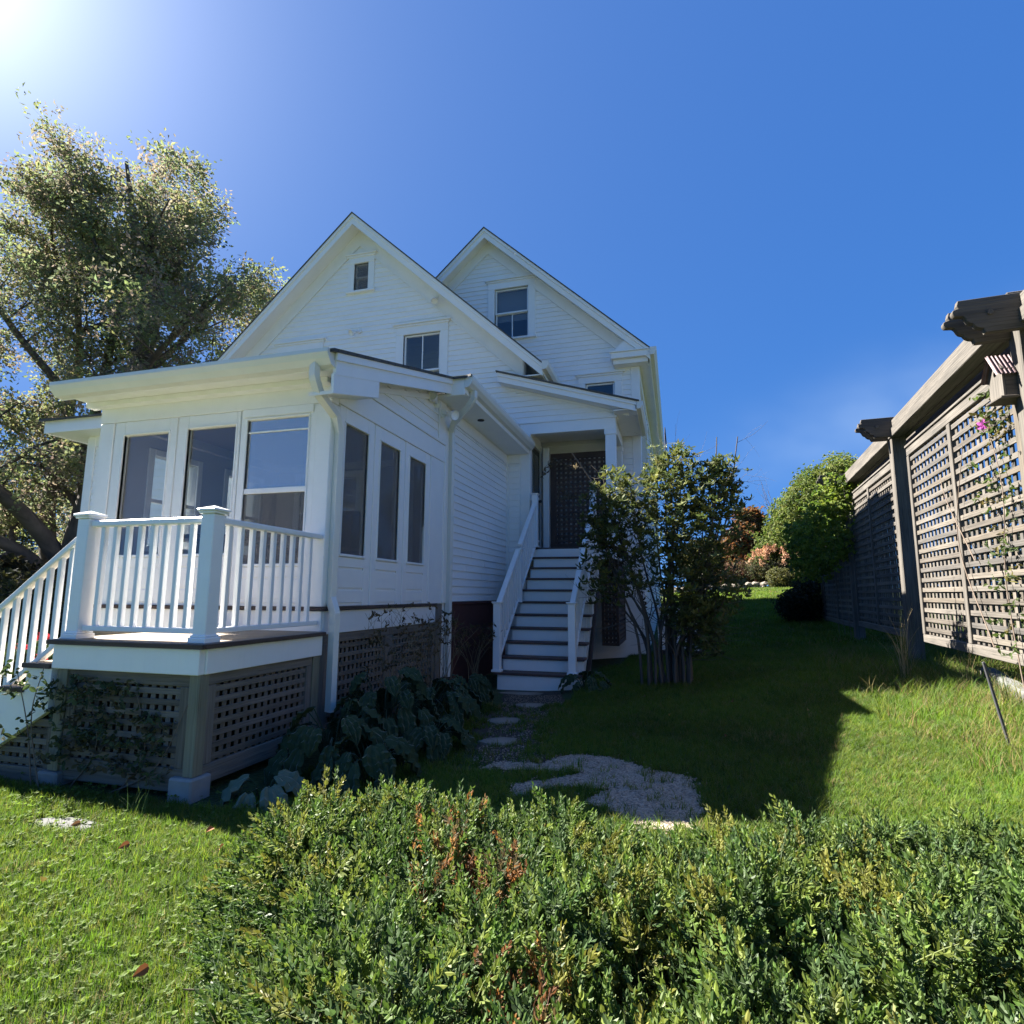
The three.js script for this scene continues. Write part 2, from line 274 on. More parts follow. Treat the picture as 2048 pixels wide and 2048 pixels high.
// a sash window: casing with cap and sill, two sashes, panes, glazing bar, screen or shade
function sashWindow(F, u0, u1, v0, v1, o = {}) {
  const cw = o.casing || 0.13, m = o.meet || (v0 + v1) / 2, g = [];
  g.push(lbox(F, u0 - cw, u0, v0 - 0.02, v1, -0.06, 0.034), lbox(F, u1, u1 + cw, v0 - 0.02, v1, -0.06, 0.034), lbox(F, u0 - cw, u1 + cw, v1, v1 + cw + 0.03, -0.06, 0.038));
  if (o.cap !== false) g.push(lbox(F, u0 - cw - 0.06, u1 + cw + 0.06, v1 + cw + 0.032, v1 + cw + 0.066, -0.06, 0.085), lbox(F, u0 - cw - 0.025, u1 + cw + 0.025, v1 + cw - 0.01, v1 + cw + 0.03, 0.03, 0.058));
  const w = obj('window', g, M.whiteTrim, house);
  obj('sill', lbox(F, u0 - cw - 0.03, u1 + cw + 0.03, v0 - 0.065, v0 - 0.022, -0.06, 0.075), M.whiteTrim, w);
  const s = 0.038;
  for (const [a, b, d] of [[m, v1, -0.035], [v0 - 0.01, m + 0.03, -0.07]]) {
    obj('sash', [lbox(F, u0, u0 + s, a, b, d - 0.018, d + 0.018), lbox(F, u1 - s, u1, a, b, d - 0.018, d + 0.018), lbox(F, u0 + s, u1 - s, a, a + s, d - 0.018, d + 0.018), lbox(F, u0 + s, u1 - s, b - s, b, d - 0.018, d + 0.018)], M.vinyl, w);
    obj('pane', lbox(F, u0 + s, u1 - s, a + s, b - s, d - 0.002, d + 0.002, 0.0005), M.glass, w);
    if (o.bar && (o.bar === 2 || (o.bar === 1) === (a === m))) obj('glazing_bar', lbox(F, (u0 + u1) / 2 - 0.011, (u0 + u1) / 2 + 0.011, a + s, b - s, d - 0.012, d + 0.012), M.vinyl, w);
  }
  if (o.screen) obj('screen', lbox(F, u0 + 0.004, u1 - 0.004, o.screen === 2 ? v0 : v0, o.screen === 2 ? m : v1, -0.009, -0.008, 0.0002), M.screen, w);
  if (o.shade) obj('window_shade', lbox(F, u0 + 0.02, u1 - 0.02, v1 - (v1 - v0) * o.shade, v1, -0.13, -0.125, 0.001), M.shade, w);
  return w;
}
const SPLIT = ['corner_board', 'frieze_board', 'skirt_post', 'skirt_board', 'sill', 'soffit', 'eave_fascia', 'mullion', 'roof', 'sun_block_panel'];
const part = (name, geos, mat = M.whiteTrim) => { if (Array.isArray(geos) && SPLIT.includes(name)) { let m; for (const g of geos) m = obj(name, g, mat, house); return m; } return obj(name, geos, mat, house); };
const S = 0.92;                                             // slope of the steep roofs
// --- front gable block
const ZG = -9.95, AX = -6.17, AY = 9.39, FG = FZ(ZG);
const gableV = (x) => AY - 0.16 - S * Math.abs(x - AX);
const W1 = [-5.09, -4.30, 5.2, 6.73], W2 = [-7.9, -7.1, 5.2, 6.66], W3 = [-6.28, -5.95, 7.86, 8.46];
const porchV = (x) => 5.44 - 0.31 * (x + 3.02);
{
  const body = part('wall', [
    sheath(FG, [[-9.75, 0.2], [-2.67, 0.2], [-2.67, 4.66], [-0.95, 4.66], [-0.95, porchV(-0.95)], [-2.6, porchV(-2.6)], [-2.6, gableV(-2.6)], [AX, AY - 0.16], [-9.75, gableV(-9.75)]], [W1, W2, W3]),
    box(-9.75, -9.6, 0.2, 5.9, -18, ZG - 0.141), sheath(FZ(-17.86), [[-9.75, 0.2], [-0.8, 0.2], [-0.8, 4.5], [AX, AY - 0.16], [-9.75, gableV(-9.75)]], []),
  ], M.white);
  const iv = (v) => { const h = (AY - 0.16 - v) / S; let a = AX - h, b = Math.min(AX + h, -2.6); a = Math.max(a, -9.75); if (v < 5.4 && b >= -2.67) { b = Math.min(-0.98, -3.02 + (5.44 - v) / 0.31); } return [a, Math.max(b, a)]; };
  clapboards(body, FG, 4.72, AY - 0.2, iv, [W1, W2, W3]);
  // rake boards on the wall, then the overhanging roof with its fascia
  const rk = (x0, x1, d0, d1, n0, n1, yy = AY, ax = AX) => [[x0, yy - S * Math.abs(x0 - ax) - d0], [x1, yy - S * Math.abs(x1 - ax) - d0], [x1, yy - S * Math.abs(x1 - ax) - d1], [x0, yy - S * Math.abs(x0 - ax) - d1]];
  part('frieze_board', [prism(rk(-2.62, AX, 0.17, 0.52, 0, 0), 0, 0.026, FG), prism(rk(AX, -9.72, 0.17, 0.52, 0, 0), 0, 0.026, FG), prism(rk(-2.62, AX, 0.50, 0.54, 0, 0), 0.026, 0.042, FG), prism(rk(AX, -9.72, 0.50, 0.54, 0, 0), 0.026, 0.042, FG)]);
  part('rake_board', [prism(rk(-2.17, AX, 0.035, 0.25, 0, 0), 0.33, 0.36, FG), prism(rk(AX, -10.17, 0.035, 0.25, 0, 0), 0.33, 0.36, FG), prism(rk(-2.15, AX, 0.03, 0.10, 0, 0), 0.36, 0.385, FG), prism(rk(AX, -10.19, 0.03, 0.10, 0, 0), 0.36, 0.385, FG)]);
  const plane = (x, z, d = 0) => V(x, AY - S * Math.abs(x - AX) - d, z);
  part('soffit', [slab([plane(-2.2, -9.63, 0.14), plane(AX, -9.63, 0.14), plane(AX, -18, 0.14), plane(-2.2, -18, 0.14)], 0.03), slab([plane(-10.14, -9.63, 0.14), plane(AX, -9.63, 0.14), plane(AX, -18, 0.14), plane(-10.14, -18, 0.14)], 0.03)], M.white);
  part('roof', [slab([plane(-2.13, -9.55), plane(AX, -9.55), plane(AX, -18), plane(-2.13, -18)], 0.03), slab([plane(-10.21, -9.55), plane(AX, -9.55), plane(AX, -18), plane(-10.21, -18)], 0.03)], M.shingle);
  part('eave_fascia', [box(-2.19, -2.165, 5.50, 5.70, -11.48, -9.6), box(-2.6, -2.19, 5.49, 5.515, -11.48, -9.63), box(-10.2, -10.17, 5.5, 5.7, -18, -9.6)]);
  part('gutter', prism([[-2.165, 5.70], [-2.05, 5.71], [-2.05, 5.62], [-2.09, 5.56], [-2.165, 5.55]], -11.48, -9.52, FZ(0)), M.alu);
  part('frieze_board', box(-2.75, -2.58, 5.3, 5.49, -9.95, -9.918));
  sashWindow(FG, ...W1, { bar: 2, casing: 0.17, meet: 5.95 }); sashWindow(FG, ...W2, { bar: 2, casing: 0.17 }); sashWindow(FG, ...W3, { casing: 0.14, meet: 8.14, screen: 1 });
}
// --- rear gable block, farther right
const ZH = -11.5, BX = -3.85, BY = 9.69, FH = FZ(ZH), XR = -0.60;
const X1 = [-3.68, -2.91, 7.17, 8.33], X2 = [-1.68, -1.08, 5.0, 5.94];
{
  const gv = (x) => BY - 0.16 - S * Math.abs(x - BX);
  const body = part('wall', [
    sheath(FH, [[-7.4, 0.2], [XR, 0.2], [XR, gv(XR)], [BX, BY - 0.16], [-7.4, gv(-7.4)]], [X1, X2]),
    box(XR - 0.14, XR - 0.016, 0.2, 6.4, -23.5, ZH - 0.141), box(-7.4, -7.26, 0.2, 6.4, -23.5, ZH - 0.141), sheath(FZ(-23.36), [[-7.4, 0.2], [XR - 0.02, 0.2], [XR - 0.02, gv(XR)], [BX, BY - 0.16], [-7.4, gv(-7.4)]], []),
  ], M.white);
  const iv = (v) => { const h = (BY - 0.16 - v) / S; return [Math.max(BX - h, -6.6), Math.min(BX + h, XR - 0.13)]; };
  clapboards(body, FH, 4.8, BY - 0.2, iv, [X1, X2]);
  clapboards(body, FH, 2.5, 4.8, () => [-2.6, XR - 0.13], [], 0.12);
  clapboards(body, FX(XR - 0.014), 0.95, 6.2, () => [-23.4, ZH - 0.12], [], 0.105);
  const rk = (x0, x1, d0, d1) => [[x0, BY - S * Math.abs(x0 - BX) - d0], [x1, BY - S * Math.abs(x1 - BX) - d0], [x1, BY - S * Math.abs(x1 - BX) - d1], [x0, BY - S * Math.abs(x0 - BX) - d1]];
  part('corner_board', [lbox(FH, XR - 0.15, XR + 0.02, 2.5, 6.27, -0.02, 0.024), box(XR - 0.002, XR + 0.022, 0.9, 6.27, ZH - 0.15, ZH - 0.021)]);
  part('frieze_board', [prism(rk(-0.6, BX, 0.17, 0.45), 0, 0.026, FH), prism(rk(BX, -7.4, 0.17, 0.45), 0, 0.026, FH), prism(rk(-0.6, BX, 0.43, 0.47), 0.026, 0.042, FH), prism(rk(BX, -7.4, 0.43, 0.47), 0.026, 0.042, FH)]);
  part('rake_board', [prism(rk(-0.34, BX, 0.035, 0.24), 0.28, 0.31, FH), prism(rk(BX, -7.36, 0.035, 0.24), 0.28, 0.31, FH), prism(rk(-0.32, BX, 0.03, 0.10), 0.31, 0.335, FH), prism(rk(BX, -7.38, 0.03, 0.10), 0.31, 0.335, FH)]);
  part('eave_return', [prism([[-1.1, 6.44], [-0.35, 6.44], [-0.35, 6.47], [-0.75, 6.80]], 0.002, 0.27, FH), lbox(FH, -1.12, -0.352, 6.31, 6.43, 0.003, 0.322), lbox(FH, -1.08, -0.39, 6.212, 6.309, 0.003, 0.243), lbox(FH, -1.14, -0.348, 6.431, 6.455, 0.003, 0.352)]);
  const plane = (x, z, d = 0) => V(x, BY - S * Math.abs(x - BX) - d, z);
  part('soffit', [slab([plane(-0.37, -11.23, 0.14), plane(BX, -11.23, 0.14), plane(BX, -23.6, 0.14), plane(-0.37, -23.6, 0.14)], 0.03), slab([plane(-7.36, -11.23, 0.14), plane(BX, -11.23, 0.14), plane(BX, -23.6, 0.14), plane(-7.36, -23.6, 0.14)], 0.03), box(XR, -0.37, 6.27, 6.30, -23.6, -11.51), box(-0.37, -0.342, 6.23, 6.43, -23.6, -11.2)], M.white);
  part('roof', [slab([plane(-0.30, -11.15), plane(BX, -11.15), plane(BX, -23.7), plane(-0.30, -23.7)], 0.03), slab([plane(-7.42, -11.15), plane(BX, -11.15), plane(BX, -23.7), plane(-7.42, -23.7)], 0.03)], M.shingle);
  part('gutter', prism([[-0.345, 6.45], [-0.22, 6.45], [-0.22, 6.37], [-0.27, 6.30], [-0.345, 6.29]], -23.6, -11.12, FZ(0)), M.alu);
  part('frieze_board', box(XR, XR + 0.026, 6.02, 6.27, -24, -11.53));
  sashWindow(FH, ...X1, { bar: 3, casing: 0.16, shade: 0.62 }); sashWindow(FH, ...X2, { casing: 0.15 });
  // side wall windows, seen on edge
  for (const z of [-15.2, -18.6]) part('window_casing', [lbox(FX(XR), z - 0.55, z - 0.42, 4.4, 5.9, 0, 0.03), lbox(FX(XR), z + 0.42, z + 0.55, 4.4, 5.9, 0, 0.03), lbox(FX(XR), z - 0.6, z + 0.6, 5.902, 6.0, 0, 0.05), lbox(FX(XR), z - 0.6, z + 0.6, 4.34, 4.398, 0, 0.06)]);
}
// --- porch with its lean-to roof
{
  const zb = -11.49;
  part('porch_roof', slab([V(-3.05, 5.66, -9.6), V(-0.5, 4.87, -9.6), V(-0.5, 4.87, -11.46), V(-3.05, 5.66, -11.46)], 0.025), M.shingle);
  const sl = (d0, d1, x0 = -3.03, x1 = -0.55) => [[x0, 5.63 - 0.31 * (x0 + 3.02) - d0], [x1, 5.63 - 0.31 * (x1 + 3.02) - d0], [x1, 5.63 - 0.31 * (x1 + 3.02) - d1], [x0, 5.63 - 0.31 * (x0 + 3.02) - d1]];
  part('soffit', prism(sl(0.15, 0.168), 0.0, 0.262, FG), M.white);
  part('rake_board', [prism(sl(0.01, 0.17), 0.26, 0.29, FG), prism(sl(0.005, 0.07), 0.29, 0.315, FG), prism(sl(0.02, 0.05), 0.0, 0.26, FG), prism(sl(0.17, 0.21, -2.95, -0.7), 0.0, 0.03, FG)]);
  part('porch_beam', [box(-2.67, -0.93, 4.50, 4.70, -10.1, -9.94), box(-2.70, -0.90, 4.70, 4.735, -10.1, -9.925), box(-1.12, -0.94, 4.50, 4.70, -11.4, -10.101), box(-0.95, -0.55, 4.74, 4.76, -11.4, -9.70), box(-0.57, -0.545, 4.72, 4.87, -11.4, -9.66), box(-0.98, -0.956, 4.70, 5.0, -11.4, -10.1)]);
  part('gutter', prism([[-0.545, 4.85], [-0.44, 4.85], [-0.44, 4.79], [-0.48, 4.73], [-0.545, 4.72]], -11.4, -9.62, FZ(0)), M.alu);
  part('porch_ceiling', box(-2.6, -0.97, 4.72, 4.74, -11.4, -10.1), M.white);
  for (const [x, z] of [[-2.58, -10.03], [-1.03, -10.03], [-1.03, -11.3]]) part('porch_post', [box(x - 0.09, x + 0.09, 2.42, 4.499, z - 0.08, z + 0.08, 0.006), box(x - 0.105, x + 0.105, 2.42, 2.56, z - 0.095, z + 0.095), box(x - 0.105, x + 0.105, 4.40, 4.498, z - 0.095, z + 0.095)]);
  const fl = part('porch_floor', [box(-2.6, -0.93, 2.2, 2.385, -10.06, -9.93), box(-0.98, -0.93, 2.2, 2.385, -11.4, -10.061)]);
  for (let i = 0; i < 10; i++) obj('floor_board', box(-2.6, -0.9, 2.386, 2.42, -11.4 + i * 0.146, -11.4 + i * 0.146 + 0.141, 0.003, 0), M.brownWood, fl);
  // wall of the front block inside the porch, with the dark door
  const iw = part('wall', [box(-2.74, -2.602, 0.2, 5.5, -11.36, -10.12), ], M.white);
  const dr = part('door', [box(-2.60, -2.565, 2.43, 4.42, -11.05, -10.28, 0.004, 1)], M.doorGrey);
  obj('door_frame', [box(-2.6, -2.55, 2.42, 4.44, -10.26, -10.15), box(-2.6, -2.55, 2.42, 4.44, -11.18, -11.07), box(-2.6, -2.545, 4.442, 4.58, -11.20, -10.13)], M.whiteTrim, dr);
  obj('handle', [new THREE.SphereGeometry(0.03, 10, 8).translate(-2.53, 3.42, -10.97), new THREE.CylinderGeometry(0.012, 0.012, 0.05, 8).rotateZ(Math.PI / 2).translate(-2.55, 3.42, -10.97)], M.bracket, dr);
  obj('pane', box(-2.562, -2.558, 3.0, 4.3, -10.92, -10.42, 0.0005), M.glass, dr);
  // guard rail between post and newel, and along the open side
  const pr = part('porch_railing', box(-1.06, -1.0, 3.28, 3.33, -11.2, -10.12)); for (const g of [box(-2.49, -2.33, 3.28, 3.33, -10.02, -9.97), box(-2.49, -2.33, 2.52, 2.56, -10.02, -9.97), box(-1.06, -1.0, 2.52, 2.56, -11.2, -10.12)]) obj('rail', g, M.whiteTrim, pr);
  const bg = cbox(0.032, 0.719, 0.032); put('baluster', bg, M.whiteTrim, pr, V(-2.41, 2.92, -9.995));
  for (let i = 0; i < 8; i++) put('baluster', bg, M.whiteTrim, pr, V(-1.03, 2.92, -10.25 - i * 0.13));
}
// lattice panel: a frame with flat slats, the level ones in front of the upright ones
function lattice(name, F, u0, u1, v0, v1, o, parent) {
  const fw = o.frame ?? 0.07, mat = o.mat, mats = o.mats || [mat], p = obj(name, [lbox(F, u0, u1, v1 - fw, v1, 0, 0.035), lbox(F, u0, u1, v0, v0 + (o.base || fw), 0, 0.035), lbox(F, u0, u0 + fw, v0 + (o.base || fw) + 0.001, v1 - fw - 0.001, 0, 0.035), lbox(F, u1 - fw, u1, v0 + (o.base || fw) + 0.001, v1 - fw - 0.001, 0, 0.035)], mat, parent);
  const sw = o.slat || 0.038, t = 0.008, W = u1 - u0 - 2 * fw + 0.02, H = v1 - v0 - fw - (o.base || fw) + 0.02, um = (u0 + u1) / 2, vm = (v0 + (o.base || fw) + v1 - fw) / 2;
  const gh = [0, 1, 2].map(() => F.side ? cbox(t, sw, W, 0.0015, 2) : cbox(W, sw, t, 0.0015, 0)), gv = [0, 1, 2].map(() => F.side ? cbox(t, H, sw, 0.0015, 1) : cbox(sw, H, t, 0.0015, 1));
  const nh = Math.round(H / o.pv), nv = Math.round(W / o.pu);
  for (let i = 0; i < nh; i++) { const v = v0 + (o.base || fw) + (i + 0.5) * (H - 0.02) / nh; put('slat', pick(gh), pick(mats), p, V(...F(um, v + R(-0.002, 0.002), 0.020))); }
  for (let i = 0; i < nv; i++) { const u = u0 + fw + (i + 0.5) * (W - 0.02) / nv; put('slat', pick(gv), pick(mats), p, V(...F(u + R(-0.002, 0.002), vm, 0.0105))); }
  return p;
}
{
  lattice('lattice_panel', FZ(-10.98), -2.32, -1.14, 2.46, 4.36, { mat: M.brownWood, frame: 0.12, pu: 0.094, pv: 0.094, slat: 0.054 }, house);
  part('porch_post', box(-2.46, -2.34, 2.42, 4.48, -11.0, -10.9));
  lattice('lattice_panel', FZ(-10.02), -1.24, -0.95, 0.75, 2.19, { mat: M.brownWood, frame: 0.05, pu: 0.08, pv: 0.08, slat: 0.044 }, house);
  lattice('lattice_panel', FX(-0.99), -11.4, -10.06, 0.75, 2.19, { mat: M.brownWood, frame: 0.07, pu: 0.085, pv: 0.085, slat: 0.044 }, house);
}
// --- single-storey wing and the sunroom in front of it
const XK = -2.93, ZK = -6.98, ZS = -4.36, XL = -9.2, SL = -5.6, FK = FX(XK), FS = FZ(ZS);
{
  const body = part('wall', [
    box(XK - 0.14, XK - 0.003, 1.5, 4.2, ZG, ZK - 0.141), sheath(FZ(ZK), [[XL, 0.2], [XK - 0.002, 0.2], [XK - 0.002, 4.2], [XL, 4.2]], [[-5.1, -4.2, 2.2, 3.2]]), box(XL, XL + 0.14, 0.2, 4.2, ZG, ZK - 0.141),
    sheath(FG, [[XK + 0.001, 1.5], [-2.672, 1.5], [-2.672, 4.6], [XK + 0.001, 4.6]], [], -0.05, 0.003),
  ], M.white);
  clapboards(body, FK, 1.5, 3.96, () => [ZG + 0.035, -7.24], [], 0.105);
  clapboards(body, FZ(ZG + 0.004), 1.5, 3.96, () => [XK + 0.05, -2.672], [], 0.105);
  clapboards(body, FZ(ZK), 1.5, 3.96, () => [XL + 0.16, SL - 0.02], [], 0.105);
  part('corner_board', [box(XK - 0.002, XK + 0.048, 1.5, 3.96, ZG + 0.005, ZG + 0.034), box(XK + 0.001, XK + 0.024, 1.48, 4.1, -7.24, -6.98), box(XL - 0.02, XL + 0.15, 0.5, 4.1, ZK - 0.02, ZK + 0.024)]);
  part('frieze_board', [box(XK + 0.001, XK + 0.022, 3.962, 4.13, ZG + 0.01, -7.241), box(XK, -2.67, 3.962, 4.13, ZG + 0.005, ZG + 0.03), box(XL, SL, 3.962, 4.13, ZK, ZK + 0.02)]);
  part('soffit', [box(-2.93, -2.5, 4.131, 4.15, ZG + 0.01, -6.62), box(-9.66, -5.7, 4.131, 4.15, ZK, -6.62), box(-9.66, XL, 4.131, 4.15, ZG, ZK)], M.white);
  obj('soffit_vent', new THREE.CylinderGeometry(0.05, 0.05, 0.01, 20).translate(-2.68, 4.126, -7.75), M.dark, house);
  part('eave_fascia', [box(-2.52, -2.495, 4.13, 4.33, ZG + 0.02, -6.6), box(-2.75, -2.497, 4.10, 4.34, -6.60, -6.575), box(-9.7, -5.72, 4.12, 4.34, -6.62, -6.595), box(-9.7, -9.675, 4.12, 4.34, ZG, -6.621)]);
  part('gutter', prism([[-2.495, 4.33], [-2.39, 4.34], [-2.385, 4.30], [-2.40, 4.25], [-2.44, 4.20], [-2.495, 4.19]], ZG + 0.02, -6.57, FZ(0)), M.alu);
  // roof: a low hip over the wing that runs on down over the sunroom
  const f = (x, z) => V(x, 3.62 + 0.282 * (-4.0 - z), z), zt = ZG + 0.0, e = 3.33;
  part('roof', [slab([f(-5.78, -3.93), f(-2.64, -3.93), f(-2.64, -6.60), f(-5.78, -6.60)], 0.03), slab([f(-9.75, -6.53), f(-2.44, -6.53), f(-2.44 - 3.4, zt), f(-9.75 + 3.4, zt)], 0.03),
    slab([V(-2.40, 4.352, -6.53), V(-2.40, 4.352, zt), V(-5.84, 5.3, zt)], 0.03), slab([V(-9.75, 4.352, -6.53), V(-9.75, 4.352, zt), V(-6.35, 5.3, zt)], 0.03)], M.shingle);
  part('red_foundation', [box(XK - 0.12, XK - 0.004, 0.25, 1.475, ZG, -7.0), box(XK - 0.003, XK + 0.02, 1.455, 1.495, ZG + 0.035, -7.24), box(XK - 0.003, -2.66, 0.25, 1.48, ZG - 0.02, ZG - 0.003)], M.red);
}
{ // sunroom
  part('corner_board', [box(XK - 0.14, XK + 0.012, 1.485, 3.30, ZS - 0.13, ZS + 0.012, 0.006), box(SL - 0.012, SL + 0.17, 1.485, 3.30, ZS - 0.13, ZS + 0.012, 0.006), box(XK - 0.1, XK + 0.008, 1.48, 3.33, ZK, -6.56), box(SL - 0.01, SL + 0.1, 1.48, 3.33, ZK, ZK + 0.12)]);
  part('frieze_board', [box(SL - 0.012, XK + 0.014, 3.302, 3.62, ZS - 0.1, ZS + 0.016), box(XK - 0.1, XK + 0.018, 3.33, 3.56, ZK, ZS - 0.101), box(XK - 0.1, XK + 0.034, 3.562, 3.60, ZK, ZS - 0.101), box(SL - 0.01, SL + 0.1, 3.33, 3.7, ZK, ZS - 0.101)]);
  part('soffit', [box(SL - 0.1, -2.72, 3.50, 3.515, -4.34, -4.02), slab([V(-2.93, 3.70, -4.34), V(-2.66, 3.70, -4.34), V(-2.66, 4.27, -6.60), V(-2.93, 4.27, -6.60)], 0.02), box(SL - 0.1, XK + 0.03, 3.45, 3.499, -4.343, -4.24)], M.white);
  // gable end of the lean-to: boards between head and rake
  const gw = part('wall', mapped(new THREE.ExtrudeGeometry(new THREE.Shape([[ZS - 0.1, 3.6], [ZK, 3.6], [ZK, 4.3], [ZS - 0.1, 3.6 + 0.0]].map((p) => new THREE.Vector2(...p))), { depth: 0.08, bevelEnabled: false }).translate(0, 0, -0.084), FK), M.white);
  clapboards(gw, FK, 3.6, 4.25, (v) => [-6.74, Math.min(ZS - 0.14, -4.0 - (v - 3.43) / 0.282)], [], 0.105);
  part('corner_board', box(XK - 0.002, XK + 0.028, 3.602, 4.13, -6.98, -6.75));
  const ry = (z, d) => 3.60 + 0.282 * (-4.0 - z) - d;
  const rake = (z0, z1, d0, d1, x0, x1) => mapped(new THREE.ExtrudeGeometry(new THREE.Shape([[z0, ry(z0, d0)], [z1, ry(z1, d0)], [z1, ry(z1, d1)], [z0, ry(z0, d1)]].map((p) => new THREE.Vector2(...p))), { depth: x1 - x0, bevelEnabled: false }).translate(0, 0, x0), FX(0));
  part('rake_board', [rake(-4.02, -6.58, 0.0, 0.20, -2.70, -2.672), rake(-4.0, -6.58, -0.005, 0.075, -2.672, -2.652), rake(-4.9, -6.6, 0.2, 0.26, -2.93, -2.89), rake(-4.0, -4.75, 0.19, 0.36, -2.702, -2.676), rake(-4.02, -4.76, 0.33, 0.36, -2.93, -2.70)]);
  part('gutter', mapped(new THREE.ExtrudeGeometry(new THREE.Shape([[-4.02, 3.60], [-3.90, 3.60], [-3.895, 3.565], [-3.92, 3.52], [-3.96, 3.475], [-4.02, 3.465]].map((p) => new THREE.Vector2(...p))), { depth: 3.06, bevelEnabled: false }).translate(0, 0, -5.74), (u, v, n) => [n, v, u]), M.alu);
  part('eave_fascia', box(-5.74, -2.70, 3.46, 3.60, -4.04, -4.021));
  // sill course and skirt board
  part('sill', [box(SL - 0.03, XK + 0.035, 1.452, 1.484, ZS - 0.02, ZS + 0.035), box(XK - 0.02, XK + 0.035, 1.452, 1.484, -6.80, ZS - 0.021)], M.brownWood);
  part('skirt_board', [box(SL, XK + 0.008, 1.25, 1.45, ZS - 0.03, ZS + 0.008), box(XK - 0.03, XK + 0.008, 1.25, 1.45, -6.80, ZS - 0.031)]);
  // window units: frame, pane below and above the panelled foot
  function unit(F, u0, u1, v0, v1, p) { // p: pane rectangle
    const fr = [lbox(F, u0, p[0], v0, v1, -0.05, 0.004), lbox(F, p[1], u1, v0, v1, -0.05, 0.004), lbox(F, p[0], p[1], p[3], v1, -0.05, 0.003), lbox(F, p[0], p[1], v0, p[2], -0.05, -0.006),
      lbox(F, p[0] - 0.03, p[1] + 0.03, v0 + 0.03, p[2] - 0.33, -0.006, 0.002), lbox(F, p[0] - 0.03, p[1] + 0.03, p[2] - 0.31, p[2] - 0.14, -0.006, 0.002), lbox(F, p[0] - 0.03, p[1] + 0.03, p[2] - 0.12, p[2] - 0.03, -0.006, 0.006),
      lbox(F, p[0] - 0.018, p[0], p[2], p[3], -0.03, 0.014), lbox(F, p[1], p[1] + 0.018, p[2], p[3], -0.03, 0.014), lbox(F, p[0] - 0.018, p[1] + 0.018, p[3] + 0.001, p[3] + 0.019, -0.03, 0.014), lbox(F, p[0] - 0.018, p[1] + 0.018, p[2] - 0.025, p[2] - 0.001, -0.03, 0.02)];
    return obj('window', fr, M.whiteTrim, house);
  }
  const fronts = [[-5.42, -4.64, -5.29, -4.73, 1.96, 3.16], [-4.62, -3.90, -4.50, -3.94, 1.96, 3.17], [-3.885, -3.07, -3.81, -3.15, 1.86, 3.20]];
  fronts.forEach((q, i) => {
    const w = unit(FS, q[0], q[1], 1.485, 3.30, q.slice(2));
    if (i < 2) { obj('pane', lbox(FS, q[2], q[3], q[4], q[5], -0.03, -0.026, 0.0005), M.glass, w); }
    else {
      obj('meeting_rail', lbox(FS, q[2], q[3], 2.50, 2.55, -0.04, 0.002), M.vinyl, w); obj('glazing_bar', lbox(FS, q[2], q[3], 3.075, 3.09, -0.014, -0.004), M.vinyl, w); obj('head_trim', lbox(FS, q[2] - 0.05, q[3] + 0.05, 3.225, 3.30, 0.004, 0.02), M.vinyl, w);
      obj('pane', lbox(FS, q[2], q[3], 2.55, 3.2, -0.02, -0.016, 0.0005), M.coatedGlass, w); obj('pane', lbox(FS, q[2], q[3], 1.86, 2.5, -0.035, -0.031, 0.0005), M.glass, w);
      obj('screen', lbox(FS, q[2], q[3], 1.86, 2.5, -0.012, -0.011, 0.0002), M.screen, w);
    }
  });
  for (const q of [[-5.12, -4.50, -5.02, -4.60], [-5.82, -5.16, -5.71, -5.27], [-6.52, -5.86, -6.40, -5.96]]) {
    const w = unit(FK, q[0], q[1], 1.485, 3.329, [q[2], q[3], 1.96, 3.18]);
    obj('pane', lbox(FK, q[2], q[3], 1.96, 3.18, -0.03, -0.026, 0.0005), M.glass, w); obj('screen', lbox(FK, q[2], q[3], 1.96, 3.18, -0.012, -0.011, 0.0002), M.screen, w);
  }
  part('mullion', [lbox(FS, -4.638, -4.622, 1.485, 3.30, -0.05, -0.01), lbox(FS, -3.898, -3.887, 1.485, 3.30, -0.05, -0.01), lbox(FK, -5.158, -5.122, 1.485, 3.329, -0.05, -0.004), lbox(FK, -5.858, -5.822, 1.485, 3.329, -0.05, -0.004), lbox(FK, -6.558, -6.522, 1.485, 3.329, -0.05, -0.002), lbox(FK, -4.498, -4.492, 1.485, 3.329, -0.05, -0.002)]);
  // left wall with two windows to the open, floor, ceiling
  part('wall', [sheath(FX(SL + 0.1), [[ZK, 1.3], [ZS - 0.13, 1.3], [ZS - 0.13, 3.7], [ZK, 3.7]], [[-5.5, -4.9, 2.1, 3.1], [-6.6, -6.0, 2.1, 3.1]], -0.1, 0)], M.roomWhite);
  part('window_casing', [[-5.5, -4.9], [-6.6, -6.0]].flatMap(([a, b]) => [lbox(FX(SL + 0.1), a - 0.07, a, 2.04, 3.17, 0.001, 0.02), lbox(FX(SL + 0.1), b, b + 0.07, 2.04, 3.17, 0.001, 0.02), lbox(FX(SL + 0.1), a, b, 3.1, 3.17, 0.001, 0.02), lbox(FX(SL + 0.1), a, b, 2.04, 2.1, 0.001, 0.02), lbox(FX(SL + 0.1), a, b, 2.58, 2.62, -0.05, 0.0)]));
  for (const [a, b] of [[-5.5, -4.9], [-6.6, -6.0]]) part('pane', lbox(FX(SL + 0.1), a, b, 2.1, 3.1, -0.06, -0.056, 0.0005), M.glass);
  part('floor', box(SL + 0.1, XK - 0.1, 1.30, 1.46, ZK + 0.01, ZS - 0.06), M.roomFloor);
  part('ceiling', box(SL + 0.1, XK - 0.1, 3.40, 3.44, ZK + 0.01, ZS - 0.06), M.room);
